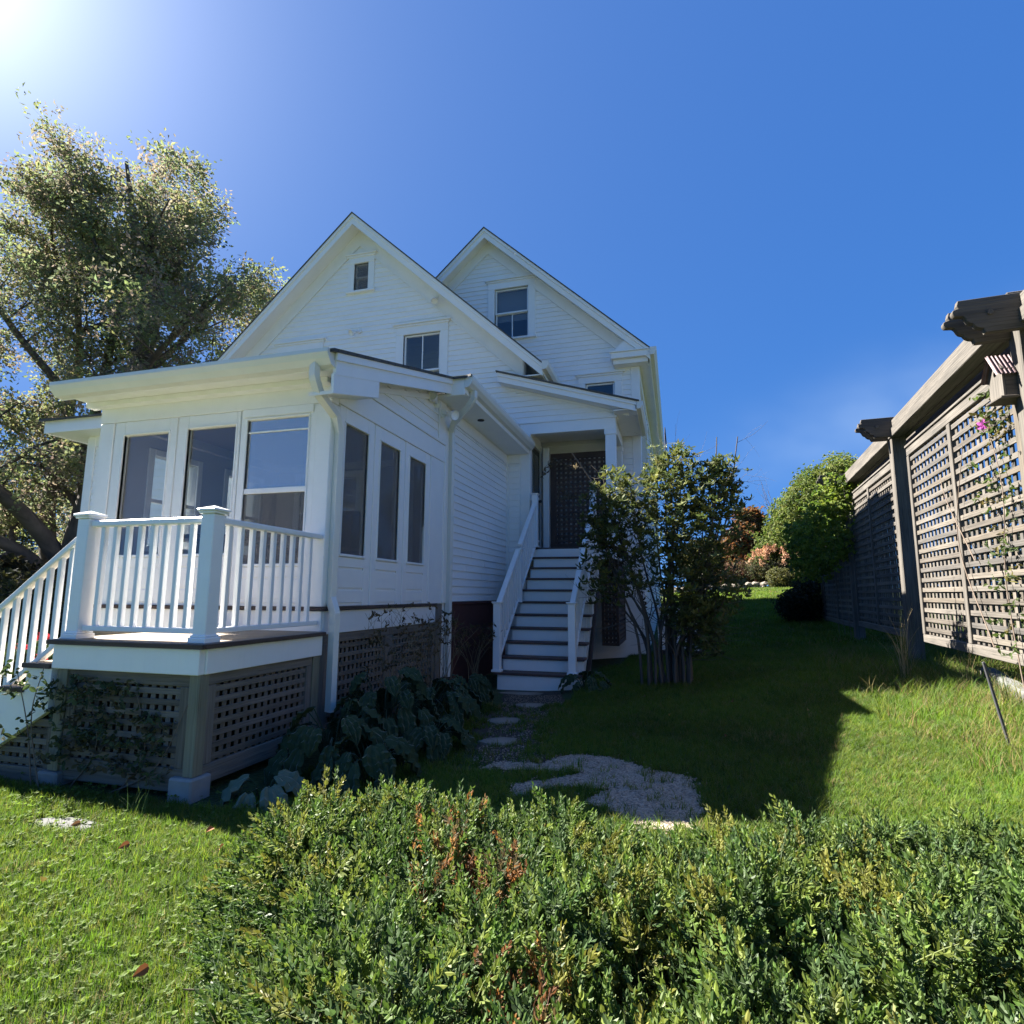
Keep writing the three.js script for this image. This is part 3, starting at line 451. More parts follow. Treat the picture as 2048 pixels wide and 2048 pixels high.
  for (const g of [box(SL + 0.1, SL + 0.17, 3.30, 3.44, ZK + 0.035, ZS - 0.07), box(SL + 0.175, XK - 0.11, 3.30, 3.399, ZK + 0.035, ZK + 0.09)]) part('cornice', g, M.roomWhite);
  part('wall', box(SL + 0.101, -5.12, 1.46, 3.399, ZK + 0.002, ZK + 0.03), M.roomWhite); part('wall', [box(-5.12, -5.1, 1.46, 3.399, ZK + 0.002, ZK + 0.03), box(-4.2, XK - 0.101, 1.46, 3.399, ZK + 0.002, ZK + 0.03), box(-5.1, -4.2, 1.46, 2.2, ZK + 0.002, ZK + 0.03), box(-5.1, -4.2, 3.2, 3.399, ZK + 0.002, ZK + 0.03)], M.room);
  part('window_casing', [lbox(FZ(ZK + 0.03), -5.19, -5.1, 2.13, 3.29, 0.001, 0.02), lbox(FZ(ZK + 0.03), -4.2, -4.11, 2.13, 3.29, 0.001, 0.02), lbox(FZ(ZK + 0.03), -5.1, -4.2, 3.2, 3.29, 0.001, 0.02), lbox(FZ(ZK + 0.03), -5.1, -4.2, 2.13, 2.2, 0.001, 0.02), lbox(FZ(ZK + 0.03), -5.1, -4.2, 2.7, 2.74, -0.03, 0.0)]);
  part('pane', lbox(FZ(ZK), -5.1, -4.2, 2.2, 3.2, -0.05, -0.046, 0.0005), M.coatedGlass);
  part('curtain', mapped((() => { const g = new THREE.PlaneGeometry(0.5, 1.75, 40, 1).translate(-6.2, 2.45, 0); const p = g.attributes.position; for (let i = 0; i < p.count; i++) p.setZ(i, -0.16 + 0.025 * Math.sin(p.getX(i) * 75) - 0.01 * p.getY(i)); return g; })(), FK), M.roomWhite);
  // lattice under the sunroom floor
  lattice('lattice_panel', FX(XK - 0.04), -5.62, -4.44, 0.35, 1.249, { mat: M.skirtWood, mats: [M.skirtWood, M.skirtWoodB], frame: 0.08, pu: 0.073, pv: 0.083, slat: 0.04 }, house);
  lattice('lattice_panel', FX(XK - 0.04), -6.82, -5.621, 0.35, 1.249, { mat: M.skirtWood, mats: [M.skirtWood, M.skirtWoodB], frame: 0.08, pu: 0.073, pv: 0.083, slat: 0.04 }, house);
  part('skirt_post', [box(XK - 0.06, XK + 0.0, 0.3, 1.249, -4.438, -4.34), box(XK - 0.04, XK + 0.012, 0.3, 1.475, -7.0, -6.821)], M.skirtWood);
}
// --- downspouts and floodlights
function spout(pts, w = 0.075) { // rectangular pipe with smooth bends
  const c = new THREE.CurvePath(); const P = pts.map((p) => V(...p)); const curve = new THREE.CatmullRomCurve3(P, false, 'catmullrom', 0.12);
  const n = 90, g = new THREE.TubeGeometry(curve, n, w * 0.62, 4, false), pos = [], src = g.attributes.position, out = new Float32Array(src.count * 3);
  // a square section turned level, made anew so that it does not twist
  const A = [], q = V(0, 0, 0); for (let i = 0; i <= n; i++) { const m = curve.getPointAt(i / n), t = curve.getTangentAt(i / n); let x = V(1, 0, 0.35).normalize(); x.addScaledVector(t, -x.dot(t)).normalize(); const y = t.clone().cross(x); A.push([m, x, y]); }
  const s = w / 2, ring = ([m, x, y]) => [[-s, -s * 0.72], [s, -s * 0.72], [s, s * 0.72], [-s, s * 0.72]].map(([a, b]) => m.clone().addScaledVector(x, a).addScaledVector(y, b));
  for (let i = 0; i < n; i++) { const a = ring(A[i]), b = ring(A[i + 1]); for (let k = 0; k < 4; k++) { const l = (k + 1) % 4; for (const v of [a[k], a[l], b[l], a[k], b[l], b[k]]) pos.push(...v.toArray()); } }
  const o = new THREE.BufferGeometry(); o.setAttribute('position', new THREE.Float32BufferAttribute(pos, 3)); o.computeVertexNormals(); return grain(o, 1);
}
part('downspout', spout([[-2.84, 3.50, -3.965], [-2.84, 3.38, -3.965], [-2.85, 3.27, -4.06], [-2.88, 3.17, -4.36], [-2.885, 3.02, -4.43], [-2.885, 2.6, -4.43], [-2.885, 1.62, -4.43], [-2.885, 1.56, -4.425], [-2.82, 1.44, -4.40], [-2.82, 1.36, -4.40], [-2.82, 0.62, -4.40]]), M.alu);
part('downspout', spout([[-2.44, 4.20, -6.76], [-2.44, 4.10, -6.76], [-2.52, 4.02, -6.80], [-2.80, 3.86, -6.98], [-2.875, 3.78, -7.10], [-2.875, 3.6, -7.11], [-2.875, 1.5, -7.11], [-2.875, 0.55, -7.11]]), M.alu);
function floodlight(p, dir) {
  const d = V(...dir).normalize(), P = V(...p), q = P.clone().addScaledVector(d, 0.13), l = part('floodlight', [new THREE.CylinderGeometry(0.055, 0.055, 0.025, 16).rotateX(Math.PI / 2).translate(P.x, P.y, P.z), tube([P.clone(), P.clone().addScaledVector(d, 0.05), q], 0.018, 6, 8)]);
  const m = new THREE.Matrix4().makeBasis(...(() => { const y = d.clone(), x = V(0, 0, 1).cross(y).normalize(); return [x, y, x.clone().cross(y)]; })()).setPosition(q.x, q.y, q.z);
  obj('lamp_head', new THREE.LatheGeometry([[0, -0.03], [0.032, -0.03], [0.04, 0.02], [0.062, 0.07], [0.066, 0.11], [0.06, 0.11], [0.05, 0.09], [0, 0.088]].map((a) => new THREE.Vector2(...a)), 18).applyMatrix4(m), M.whiteTrim, l);
}
floodlight([-4.42, 7.45, -9.92], [0.2, -0.75, 0.65]); floodlight([-6.1, 6.95, -9.92], [-0.3, -0.5, 0.75]); floodlight([-2.88, 4.02, -6.62], [0.1, 0.15, 1]); floodlight([-2.88, 3.95, -6.8], [0.9, -0.3, 0.4]); floodlight([-0.98, 6.5, -11.46], [-0.1, -0.9, 0.5]); floodlight([-7.2, 3.55, -6.93], [0.2, -0.2, 0.9]);
// --- furniture seen through the sunroom windows
{
  const t = thing('round_table', 'dark wooden table inside the sunroom behind the left panes', 'table', V(-4.95, 1.46, -5.5));
  obj('tabletop', new THREE.CylinderGeometry(0.55, 0.53, 0.04, 32).translate(-4.95, 2.2, -5.5), M.furniture, t);
  for (const a of [0.6, 2.2, 3.7, 5.3]) obj('leg', bar(V(-4.95 + 0.38 * Math.cos(a), 1.46, -5.5 + 0.38 * Math.sin(a)), V(-4.95 + 0.3 * Math.cos(a), 2.18, -5.5 + 0.3 * Math.sin(a)), 0.05, 0.05, 0.006, V(1, 0, 0)), M.furniture, t);
  const a = thing('armchair', 'dark upholstered armchair inside the sunroom behind the middle pane', 'armchair', V(-3.95, 1.46, -5.7));
  obj('seat', box(-4.3, -3.6, 1.6, 1.92, -6.0, -5.35, 0.05), M.cushion, a); obj('backrest', box(-4.3, -3.6, 1.7, 2.58, -6.2, -5.98, 0.06), M.cushion, a);
  for (const x of [-4.36, -3.66]) obj('armrest', box(x, x + 0.13, 1.6, 2.12, -6.05, -5.32, 0.04), M.cushion, a);
  for (const x of [-4.28, -3.64]) for (const z of [-6.1, -5.4]) obj('leg', box(x, x + 0.05, 1.46, 1.6, z, z + 0.05), M.furniture, a);
  const b = thing('planter_bowl', 'dark bowl standing on the sunroom table', 'bowl', V(-4.75, 2.22, -5.55));
  obj('bowl', new THREE.LatheGeometry([[0, 0], [0.08, 0], [0.12, 0.05], [0.15, 0.14], [0.14, 0.14], [0.11, 0.06], [0, 0.02]].map((q) => new THREE.Vector2(...q)), 20).translate(-4.75, 2.221, -5.55), M.bracket, b);
}
// ---------------------------------------------------------------- wooden deck in front of the sunroom
{
  const x0 = -4.13, x1 = -2.90, zf = -3.06, zb = -4.345, top = 1.28;
  const D = thing('wooden_deck', 'small white railed deck with grey lattice skirt in front of the sunroom', 'deck', V(-3.5, 0.35, -3.7));
  const nb = 9, pw = (zf + 0.02 - zb) / nb;
  for (let i = 0; i < nb; i++) obj('deck_board', box(x0 - 0.03, x1 + 0.03, top - 0.03, top, zb + i * pw, zb + (i + 1) * pw - 0.005, 0.003, 0), M.deckWood, D);
  obj('nosing', [box(x0 - 0.04, x1 + 0.045, top - 0.032, top - 0.002, zf + 0.021, zf + 0.05, 0.004, 0), box(x1 + 0.031, x1 + 0.045, top - 0.032, top - 0.002, zb, zf + 0.02, 0.004, 2)], M.brownWood, D);
  obj('skirt_board', [box(x0, x1, 1.085, top - 0.034, zf - 0.03, zf + 0.022), box(x1 - 0.03, x1 + 0.012, 1.085, top - 0.034, zb, zf - 0.031), box(x0 - 0.01, x0 + 0.02, 1.085, top - 0.034, zb, zf - 0.031)], M.whiteTrim, D);
  const mats = [M.skirtWood, M.skirtWoodB, M.greyWoodC];
  obj('post', box(x1 - 0.085, x1 - 0.005, 0.47, 1.084, zf - 0.085, zf - 0.002), M.skirtPost, D); obj('post', box(x0 + 0.03, x0 + 0.12, 0.42, 1.084, zf - 0.085, zf - 0.002), M.skirtPost, D); obj('post', box(x1 - 0.085, x1 - 0.005, 0.3, 1.084, zb, zb + 0.09), M.skirtPost, D);
  obj('concrete_block', box(x1 - 0.16, x1 + 0.02, 0.22, 0.468, zf - 0.14, zf + 0.03, 0.012), M.concrete, D); obj('concrete_block', box(x0 - 0.02, x0 + 0.16, 0.18, 0.418, zf - 0.14, zf + 0.03, 0.012), M.concrete, D);
  lattice('lattice_panel', FZ(zf - 0.05), x0 + 0.122, x1 - 0.088, 0.37, 1.083, { mat: M.skirtWoodB, mats, frame: 0.075, base: 0.14, pu: 0.071, pv: 0.074, slat: 0.038 }, D);
  lattice('lattice_panel', FX(x1 - 0.05), zb + 0.092, zf - 0.088, 0.40, 1.083, { mat: M.skirtWood, mats: [M.skirtWood, M.skirtWoodB], frame: 0.07, base: 0.12, pu: 0.071, pv: 0.078, slat: 0.038 }, D);
  // railing
  const newel = (x, z, y0, y1, w = 0.105) => {
    const n = obj('newel_post', [box(x - w / 2, x + w / 2, y0, y1 - 0.045, z - w / 2, z + w / 2, 0.006), box(x - w / 2 - 0.016, x + w / 2 + 0.016, y0, y0 + 0.035, z - w / 2 - 0.016, z + w / 2 + 0.016), box(x - w / 2 - 0.008, x + w / 2 + 0.008, y0 + 0.035, y0 + 0.05, z - w / 2 - 0.008, z + w / 2 + 0.008)], M.vinyl, D);
    const e = w / 2 + 0.022, g = new THREE.ConeGeometry(e * 1.36, 0.026, 4, 1).rotateY(Math.PI / 4).translate(x, y1 + 0.003, z);
    obj('post_cap', [box(x - e, x + e, y1 - 0.028, y1 - 0.010, z - e, z + e, 0.004), box(x - e + 0.01, x + e - 0.01, y1 - 0.044, y1 - 0.0285, z - e + 0.01, z + e - 0.01), g], M.vinyl, n);
  };
  const zr = -3.135, xr = -2.965; newel(xr, zr, top, 2.165); newel(-4.045, zr, top, 2.165);
  const bal = cbox(0.034, 0.69, 0.034, 0.003);
  const fr = obj('railing', box(-3.99, xr - 0.053, 2.06, 2.105, zr - 0.035, zr + 0.035, 0.008), M.vinyl, D); obj('bottom_rail', box(-3.99, xr - 0.053, 1.335, 1.37, zr - 0.025, zr + 0.025, 0.004), M.vinyl, fr);
  for (let i = 0; i < 8; i++) put('baluster', bal, M.vinyl, fr, V(-3.895 + i * 0.1105, 1.715, zr));
  const sr = obj('railing', box(xr - 0.035, xr + 0.035, 2.06, 2.105, -4.34, zr - 0.053, 0.008), M.vinyl, D); obj('bottom_rail', box(xr - 0.025, xr + 0.025, 1.335, 1.37, -4.34, zr - 0.053, 0.004), M.vinyl, sr);
  for (let i = 0; i < 9; i++) put('baluster', bal, M.vinyl, sr, V(xr, 1.715, -3.285 - i * 0.1155));
  // steps down to the left
  const rise = 0.168, run = 0.232;
  for (let k = 0; k < 4; k++) {
    const y = top - rise * (k + 1), xa = x0 - run * (k + 1);
    const t = obj('tread', [0, 1, 2, 3].map((i) => box(xa - 0.025, xa + run - 0.002, y - 0.03, y, zb + 0.05 + i * 0.31, zb + 0.05 + i * 0.31 + 0.305, 0.004, 2)), M.deckWood, D);
    obj('nosing', box(xa - 0.03, xa + run - 0.004, y - 0.031, y + 0.001, zf + 0.016, zf + 0.034, 0.003, 0), M.brownWood, D);
    obj('riser', box(xa + run - 0.02, xa + run - 0.0025, y + 0.002, y + rise - 0.032, zb + 0.05, zf - 0.03), M.whiteTrim, D);
  }
  const sp = [[x0 - 0.001, 1.08]]; for (let k = 0; k < 4; k++) { const y = top - rise * (k + 1) - 0.032, xa = x0 - run * (k + 1); if (k === 0) { sp.pop(); sp.push([x0 - 0.001, y]); } else sp.push([xa + run, y]); sp.push([xa, y]); } sp.push([x0 - run * 4, 0.3], [x0 - run * 3.6, 0.3], [x0 - 0.001, 0.80]);
  obj('stringer', prism(sp, zf - 0.03, zf + 0.014, FZ(0)), M.whiteTrim, D);
  const dl = -rise / run, P = (x) => 1.985 + (x + 4.10) * -dl, stair = obj('stair_railing', bar(V(-4.10, P(-4.10), zr), V(-5.05, P(-5.05), zr), 0.07, 0.045, 0.008), M.vinyl, D); obj('bottom_rail', bar(V(-4.10, P(-4.10) - 0.66, zr), V(-5.05, P(-5.05) - 0.66, zr), 0.05, 0.035), M.vinyl, stair);
  const sb = cbox(0.034, 0.66, 0.034, 0.003);
  for (let i = 0; i < 9; i++) { const x = -4.17 - i * 0.1; put('baluster', sb, M.vinyl, stair, V(x, P(x) - 0.345, zr)); }
  newel(-5.1, zr, 0.45, 1.40);
  lattice('lattice_panel', FZ(zf - 0.05), -4.75, x0 + 0.028, 0.32, 0.74, { mat: M.skirtWoodB, mats, frame: 0.05, base: 0.1, pu: 0.071, pv: 0.074, slat: 0.038 }, D);
}
// ---------------------------------------------------------------- staircase up to the side porch
{
  const T = thing('porch_staircase', 'white staircase with brown treads and slim balusters climbing to the side porch', 'staircase', V(-1.85, 0.33, -7.7));
  const rise = 0.1857, run = 0.2295, xl = -2.34, xr = -1.28, Y = (k) => 0.565 + rise * k, Z = (k) => -7.6 - run * k;
  for (let k = 0; k < 11; k++) {
    if (k < 10) obj('tread', [box(xl - 0.06, xr + 0.07, Y(k) - 0.032, Y(k), Z(k) - 0.118, Z(k) + 0.012, 0.005, 0), box(xl - 0.06, xr + 0.07, Y(k) - 0.032, Y(k), Z(k) - run - 0.005, Z(k) - 0.122, 0.005, 0)], M.treadWood, T);
    obj('riser', box(xl, xr, k ? Y(k - 1) + 0.001 : 0.2, Y(k) - 0.033, Z(k) - 0.035, Z(k) - 0.015, 0.002), M.whiteTrim, T);
  }
  const st = []; st.push([Z(0) - 0.016, 0.15]); for (let k = 0; k < 10; k++) { st.push([Z(k) - 0.036, Y(k) - 0.034]); st.push([Z(k + 1) - 0.036, Y(k) - 0.034]); } st.push([Z(10) - 0.036, Y(10) - 0.3], [Z(1), 0.15]);
  for (const x of [xr - 0.02, xl - 0.02]) obj('stringer', mapped(new THREE.ExtrudeGeometry(new THREE.Shape(st.map((p) => new THREE.Vector2(...p))), { depth: 0.04, bevelEnabled: false }), FX(x)), M.whiteTrim, T);
  for (let k = 0; k < 10; k++) obj('stringer_trim', [box(xr + 0.021, xr + 0.05, Y(k) - rise + 0.002, Y(k) - 0.033, Z(k) - run * 0.95, Z(k) - 0.05, 0.003)], M.whiteTrim, T);
  const newel = (x, z, y0, y1) => {
    const w = 0.10, n = obj('newel_post', [box(x - w / 2, x + w / 2, y0, y1 - 0.03, z - w / 2, z + w / 2, 0.006), box(x - 0.066, x + 0.066, y0, y0 + 0.03, z - 0.066, z + 0.066)], M.vinyl, T);
    obj('post_cap', [box(x - 0.07, x + 0.07, y1 - 0.018, y1, z - 0.07, z + 0.07, 0.005), box(x - 0.06, x + 0.06, y1 - 0.032, y1 - 0.0185, z - 0.06, z + 0.06)], M.vinyl, n);
  };
  const slope = rise / run, hr = (z) => 1.47 + slope * (-7.7 - z);
  const bal = cbox(0.03, 0.70, 0.03, 0.003);
  for (const [x, side] of [[xl + 0.03 - 0.06, 0], [xr - 0.06, 1]]) {
    newel(x, -7.655, Y(0), 1.50);
    newel(x, -8.76, Y(5) - 0.02, hr(-8.76) - 0.02); newel(x, -9.86, Y(10), 3.38);
    for (const [za, zb] of [[-7.71, -8.70], [-8.82, -9.82]]) {
      const r = obj('railing', bar(V(x, hr(za), za), V(x, hr(zb), zb), 0.075, 0.045, 0.008), M.vinyl, T); obj('bottom_rail', bar(V(x, hr(za) - 0.75, za), V(x, hr(zb) - 0.75, zb), 0.05, 0.035), M.vinyl, r);
      for (let i = 0; i < 8; i++) { const z = za - 0.06 - i * 0.1245; put('baluster', bal, M.vinyl, r, V(x, hr(z) - 0.375, z)); }
    }
  }
  obj('cross_brace', [bar(V(xr + 0.04, 0.5, -8.4), V(xr + 0.04, 2.1, -9.9), 0.05, 0.09)], M.brownWood, T);
}
// ---------------------------------------------------------------- tall lattice fence on the right, with its pergola beams
const FP = V(3.06, 0, -9.08), FA = Math.atan(0.088), FK_ = 0.8 / 0.7;
const fenceW = (s, y, n) => V(FP.x + FK_ * (s * Math.sin(FA) - n * Math.cos(FA)), 1.6 + (y - 1.6) * FK_, FP.z - FK_ * (s * Math.cos(FA) + n * Math.sin(FA)));
{
  // fence axes: s runs away along the fence, n towards the house
  const F = tag(new THREE.Group(), 'tall weathered grey lattice fence with posts and pergola beams on the right', 'fence'); F.name = numbered('lattice_fence'); F.position.set(FP.x, 1.6 * (1 - FK_), FP.z); F.scale.setScalar(FK_); F.rotation.y = -FA; scene.add(F); OFF.set(F, V(0, 0, 0));
  // local x points away from the house, local -z runs along the fence
  const L = (s, y, n) => V(-n, y, -s), mats = [M.greyWood, M.greyWoodB, M.greyWoodC, M.greyWoodD, M.greyWoodE, M.greyWoodF], B = (s0, s1, y0, y1, n0, n1, c, ax) => box(-n1, -n0, y0, y1, -s1, -s0, c, ax);
  const posts = [[-3.38, 3.61], [0, 3.55], [3.25, 3.55], [7.0, 3.0]], g0 = 0.55;
  posts.forEach(([s, h], i) => { if (i < 3) obj('post', [B(s - 0.075, s + 0.075, g0, h, -0.075, 0.075, 0.008, 1)], M.greyWood, F); else obj('post', [B(s - 0.06, s + 0.06, g0, 2.75, -0.06, 0.06, 0.008, 1)], M.greyWoodC, F); });
  obj('post', B(-6.5, -6.35, g0, 3.6, -0.075, 0.075, 0.008, 1), M.greyWood, F);
  // beams: two boards one over the other, on the tops of the posts
  for (const [s0, s1, y] of [[-3.36, 0.07, 3.52], [0.075, 3.32, 3.50], [-6.4, -3.41, 3.42]]) {
    const b = obj('beam', [B(s0, s1, y, y + 0.105, -0.045, 0.09, 0.006, 2), B(s0, s1, y + 0.108, y + 0.205, -0.045, 0.075, 0.006, 2)], M.greyWood, F);
    obj('beam_board', B(s0, s1, y + 0.002, y + 0.2, -0.12, -0.05, 0.006, 2), M.greyWoodC, b); obj('beam_board', B(s0, s1, y - 0.03, y + 0.17, -0.27, -0.22, 0.006, 2), M.greyWoodC, b);
  }
  // scroll-ended brackets that stick out towards the house over posts
  const scroll = (l, h) => { const s = new THREE.Shape(); s.moveTo(-0.1, 0); s.lineTo(-0.1, h); s.lineTo(l * 0.93, h); s.lineTo(l * 0.95, h * 0.86); s.lineTo(l * 0.93, h * 0.78); s.lineTo(l, h * 0.74); s.quadraticCurveTo(l * 1.03, h * 0.66, l * 0.99, h * 0.58); s.lineTo(l * 0.90, h * 0.56); s.quadraticCurveTo(l * 0.86, h * 0.55, l * 0.84, h * 0.42); s.quadraticCurveTo(l * 0.82, h * 0.32, l * 0.76, h * 0.30); s.quadraticCurveTo(l * 0.74, h * 0.16, l * 0.64, h * 0.13); s.lineTo(l * 0.62, 0); s.closePath(); return s; };
  for (const [s, y, l, h, off_] of [[0, 3.525, 0.42, 0.235, 0.0], [-3.38, 3.385, 0.45, 0.245, 0.0], [3.25, 3.46, 0.48, 0.24, 0]]) {
    const mk = (dz) => new THREE.ExtrudeGeometry(scroll(l, h), { depth: 0.045, bevelEnabled: true, bevelSize: 0.003, bevelThickness: 0.003, bevelSegments: 1 }).rotateY(Math.PI).translate(0, y, -s + dz);
    const br = obj('bracket', [grain(mk(0.155), 0), grain(mk(-0.03), 0)], M.greyWoodC, F);
    obj('bolt', new THREE.CylinderGeometry(0.018, 0.018, 0.02, 10).rotateX(Math.PI / 2).translate(-l * 0.55, y + h * 0.55, -s + 0.16), M.greyWoodB, br);
  }
  // panels: rails, stiles, slats
  function panel(s0, s1, y0, y1, mids, base) {
    const p = obj('fence_panel', B(s0, s1, y1 - 0.095, y1, -0.02, 0.03, 0.005, 2), M.greyWoodB, F); obj('cap_rail', B(s0, s1, y1 + 0.001, y1 + 0.028, -0.035, 0.045, 0.004, 2), M.greyWoodB, p); obj('base_rail', B(s0, s1, y0, y0 + base, -0.02, 0.03, 0.005, 2), M.greyWoodB, p);
    const cuts = [s0, ...mids, s1];
    cuts.forEach((s, i) => { const a = i === 0 ? s : i === cuts.length - 1 ? s - 0.075 : s - 0.037; obj('stile', B(a, a + 0.075, y0 + base + 0.001, y1 - 0.096, -0.018, 0.032, 0.005, 1), pick(mats), p); });
    for (let i = 0; i < cuts.length - 1; i++) {
      const a = cuts[i] + (i === 0 ? 0.075 : 0.038), b = cuts[i + 1] - (i === cuts.length - 2 ? 0.075 : 0.037), H = y1 - 0.096 - y0 - base, nh = Math.round(H / 0.108), nv = Math.round((b - a) / 0.112);
      const gh = [0, 1, 2].map(() => cbox(0.014, 0.045, b - a - 0.002, 0.002, 2)), gv = [0, 1, 2].map(() => cbox(0.014, H - 0.002, 0.05, 0.002, 1));
      for (let k = 0; k < nh; k++) put('slat', pick(gh), pick(mats), p, L((a + b) / 2, y0 + base + (k + 0.55) * H / nh + R(-0.003, 0.003), 0.008), { x: R(-0.002, 0.002), y: 0, z: R(-0.03, 0.03) });
      for (let k = 0; k < nv; k++) put('slat', pick(gv), pick(mats), p, L(a + (k + 0.5) * (b - a) / nv + R(-0.003, 0.003), y0 + base + H / 2, -0.0075));
    }
  }
  panel(-3.2, -0.46, 1.10, 3.29, [-1.83], 0.085);
  panel(0.13, 3.12, 1.10, 3.29, [1.66], 0.085);
  panel(-6.3, -3.5, 1.10, 3.29, [-4.8], 0.085);
  panel(3.4, 6.9, 1.05, 2.72, [5.1], 0.085);
}
// ---------------------------------------------------------------- birdhouse on the near fence post
{
  const H = thing('birdhouse', 'grey wooden birdhouse with a corrugated metal roof on the fence post', 'birdhouse', V(2.71, 3.15, -5.36)), p = H.position, X = p.x, Y = 3.17, Z = p.z;
  const x0 = X - 0.17, x1 = X + 0.20, zw = 0.10, e = Y + 0.23, a = Y + 0.355;
  const front = new THREE.Shape([[Z - zw, Y], [Z + zw, Y], [Z + zw, e], [Z, a], [Z - zw, e]].map((q) => new THREE.Vector2(...q))); const hole = new THREE.Path(); hole.absellipse(Z, Y + 0.21, 0.022, 0.026, 0, Math.PI * 2); front.holes.push(hole);
  obj('front_board', grain(mapped(new THREE.ExtrudeGeometry(front, { depth: 0.016, bevelEnabled: false, curveSegments: 12 }), FX(x0)), 1), M.greyWoodB, H);
  obj('box', [box(x0 + 0.017, x1, Y, e, Z + zw - 0.016, Z + zw, 0.003, 0), box(x0 + 0.017, x1, Y, e, Z - zw, Z - zw + 0.016, 0.003, 0), box(x1 - 0.016, x1, Y, e + 0.05, Z - zw + 0.017, Z + zw - 0.017, 0.003, 1), box(x0 - 0.03, x1 + 0.01, Y - 0.02, Y - 0.001, Z - zw - 0.02, Z + zw + 0.02, 0.004, 0)], M.greyWoodC, H);
  const roof = (sgn) => { const N = 64, g = new THREE.PlaneGeometry(x1 - x0 + 0.06, 0.235, N, 1), q = g.attributes.position; for (let i = 0; i < q.count; i++) q.setZ(i, 0.008 * Math.cos(q.getX(i) / (x1 - x0 + 0.06) * Math.PI * 2 * 15)); g.rotateX(-Math.PI / 2).rotateX(sgn * Math.atan2(0.15, zw)).translate((x0 + x1) / 2 - 0.02, a + 0.012 - 0.5 * 0.235 * Math.sin(Math.atan2(0.15, zw)), Z + sgn * 0.5 * 0.235 * Math.cos(Math.atan2(0.15, zw))); g.computeVertexNormals(); return g; };
  const rf = std({ color: 0xffffff, map: tex(256, 256, (u, v) => { const k = tn(u, v, 20, 8, 4, 33); return [0.10 + 0.07 * k, 0.065 + 0.05 * k, 0.07 + 0.05 * k]; }, { srgb: true }), roughness: 0.55, metalness: 0.35, side: THREE.DoubleSide });
  obj('roof', [roof(1), roof(-1)], rf, H);
  obj('bracket', [bar(V(X + 0.05, 2.6, Z), V(X + 0.05, Y - 0.021, Z), 0.05, 0.05)], M.greyWood, H);
}
part('sun_block_panel', [box(-5.6, -5.57, 0.1, 1.449, -6.98, -4.4), box(-5.57, -4.16, 0.1, 1.249, -4.44, -4.40)], M.skirtWood);  // added panels that keep the low sun from shining in under the sunroom
part('sun_block_panel', [box(-4.12, -4.10, 0.1, 1.08, -4.34, -3.16), box(-5.1, -4.14, 0.1, 0.72, -4.38, -4.35), box(-4.78, -4.14, 0.1, 0.76, -3.26, -3.23), box(-5.1, -5.06, 0.1, 0.4, -4.34, -3.2)], M.skirtWood);  // added panels behind deck and step lattice, blocking sun so the holes stay dark
// ---------------------------------------------------------------- leaves and twigs
rnd = mulberry(4242);
function leafGeo(L, W, fold = 0.25, curl = 0.15, base = 0.0) { // a folded, curved leaf along +y: 8 triangles
  const P = [], pt = (t, s) => { const w = W / 2 * Math.pow(Math.sin(Math.PI * Math.min(1, Math.max(0, 0.06 + t * 0.94))), 0.75) * (t >= 1 ? 0 : 1); return [s * w, base + L * t, Math.abs(s) * w * fold * 2 - curl * L * t * t]; };
  const ts = [0, 0.3, 0.65, 1];
  for (let i = 0; i < 3; i++) for (const s of [-1, 1]) { const a = pt(ts[i], 0), b = pt(ts[i], s), c = pt(ts[i + 1], s), d = pt(ts[i + 1], 0); const q = s > 0 ? [a, b, c, a, c, d] : [a, c, b, a, d, c]; if (i === 2) q.length = 3, q.splice(0, 3, ...(s > 0 ? [a, b, d] : [a, d, b])); for (const v of q) P.push(...v); }
  const g = new THREE.BufferGeometry(); g.setAttribute('position', new THREE.Float32BufferAttribute(P, 3)); g.computeVertexNormals(); return g;
}
function diamond(L, W, fold = 0.3) { // a light leaf of two folded triangles pairs
  const P = [0, 0, 0, W / 2, L * 0.45, W * fold, 0, L, 0, 0, 0, 0, 0, L, 0, -W / 2, L * 0.45, W * fold];
  const g = new THREE.BufferGeometry(); g.setAttribute('position', new THREE.Float32BufferAttribute(P, 3)); g.computeVertexNormals(); return g;
}
const join = (list) => mergeGeometries(list.map((g) => { if (g.index) g = g.toNonIndexed(); for (const k of Object.keys(g.attributes)) if (k !== 'position' && k !== 'normal') g.deleteAttribute(k); return g; }));
const jit = (base, k = 0.25) => { const l = 0.76 * R(1 - k, 1 + k); return lin(l * base[0] * R(0.92, 1.08), l * base[1] * R(0.96, 1.04), l * base[2] * R(0.9, 1.1)); };
const aim = (d) => new THREE.Quaternion().setFromUnitVectors(V(0, 1, 0), d.clone().normalize());
const spin = (a) => new THREE.Quaternion().setFromAxisAngle(V(0, 1, 0), a);
const randDir = () => { const a = R(0, 6.2832), y = R(-1, 1), r = Math.sqrt(1 - y * y); return V(r * Math.cos(a), y, r * Math.sin(a)); };
const shapeOnly = (g) => { for (const k of Object.keys(g.attributes)) if (k !== 'position' && k !== 'normal') g.deleteAttribute(k); return g; };
function cluster(n, rad, L, W, droop = 0.3, full = false) { // leaves about a short twig
  const out = []; for (let i = 0; i < n; i++) { const d = randDir(); d.y = d.y * 0.6 - droop; const g = full ? leafGeo(L * R(0.8, 1.2), W * R(0.8, 1.2), 0.2, R(0, 0.25)) : diamond(L * R(0.7, 1.3), W * R(0.7, 1.3)); out.push(g.applyMatrix4(mat4(V(R(-1, 1), R(-1, 1), R(-1, 1)).multiplyScalar(rad), aim(d).multiply(spin(R(0, 6.28))), 1))); }
  return join(out);
}
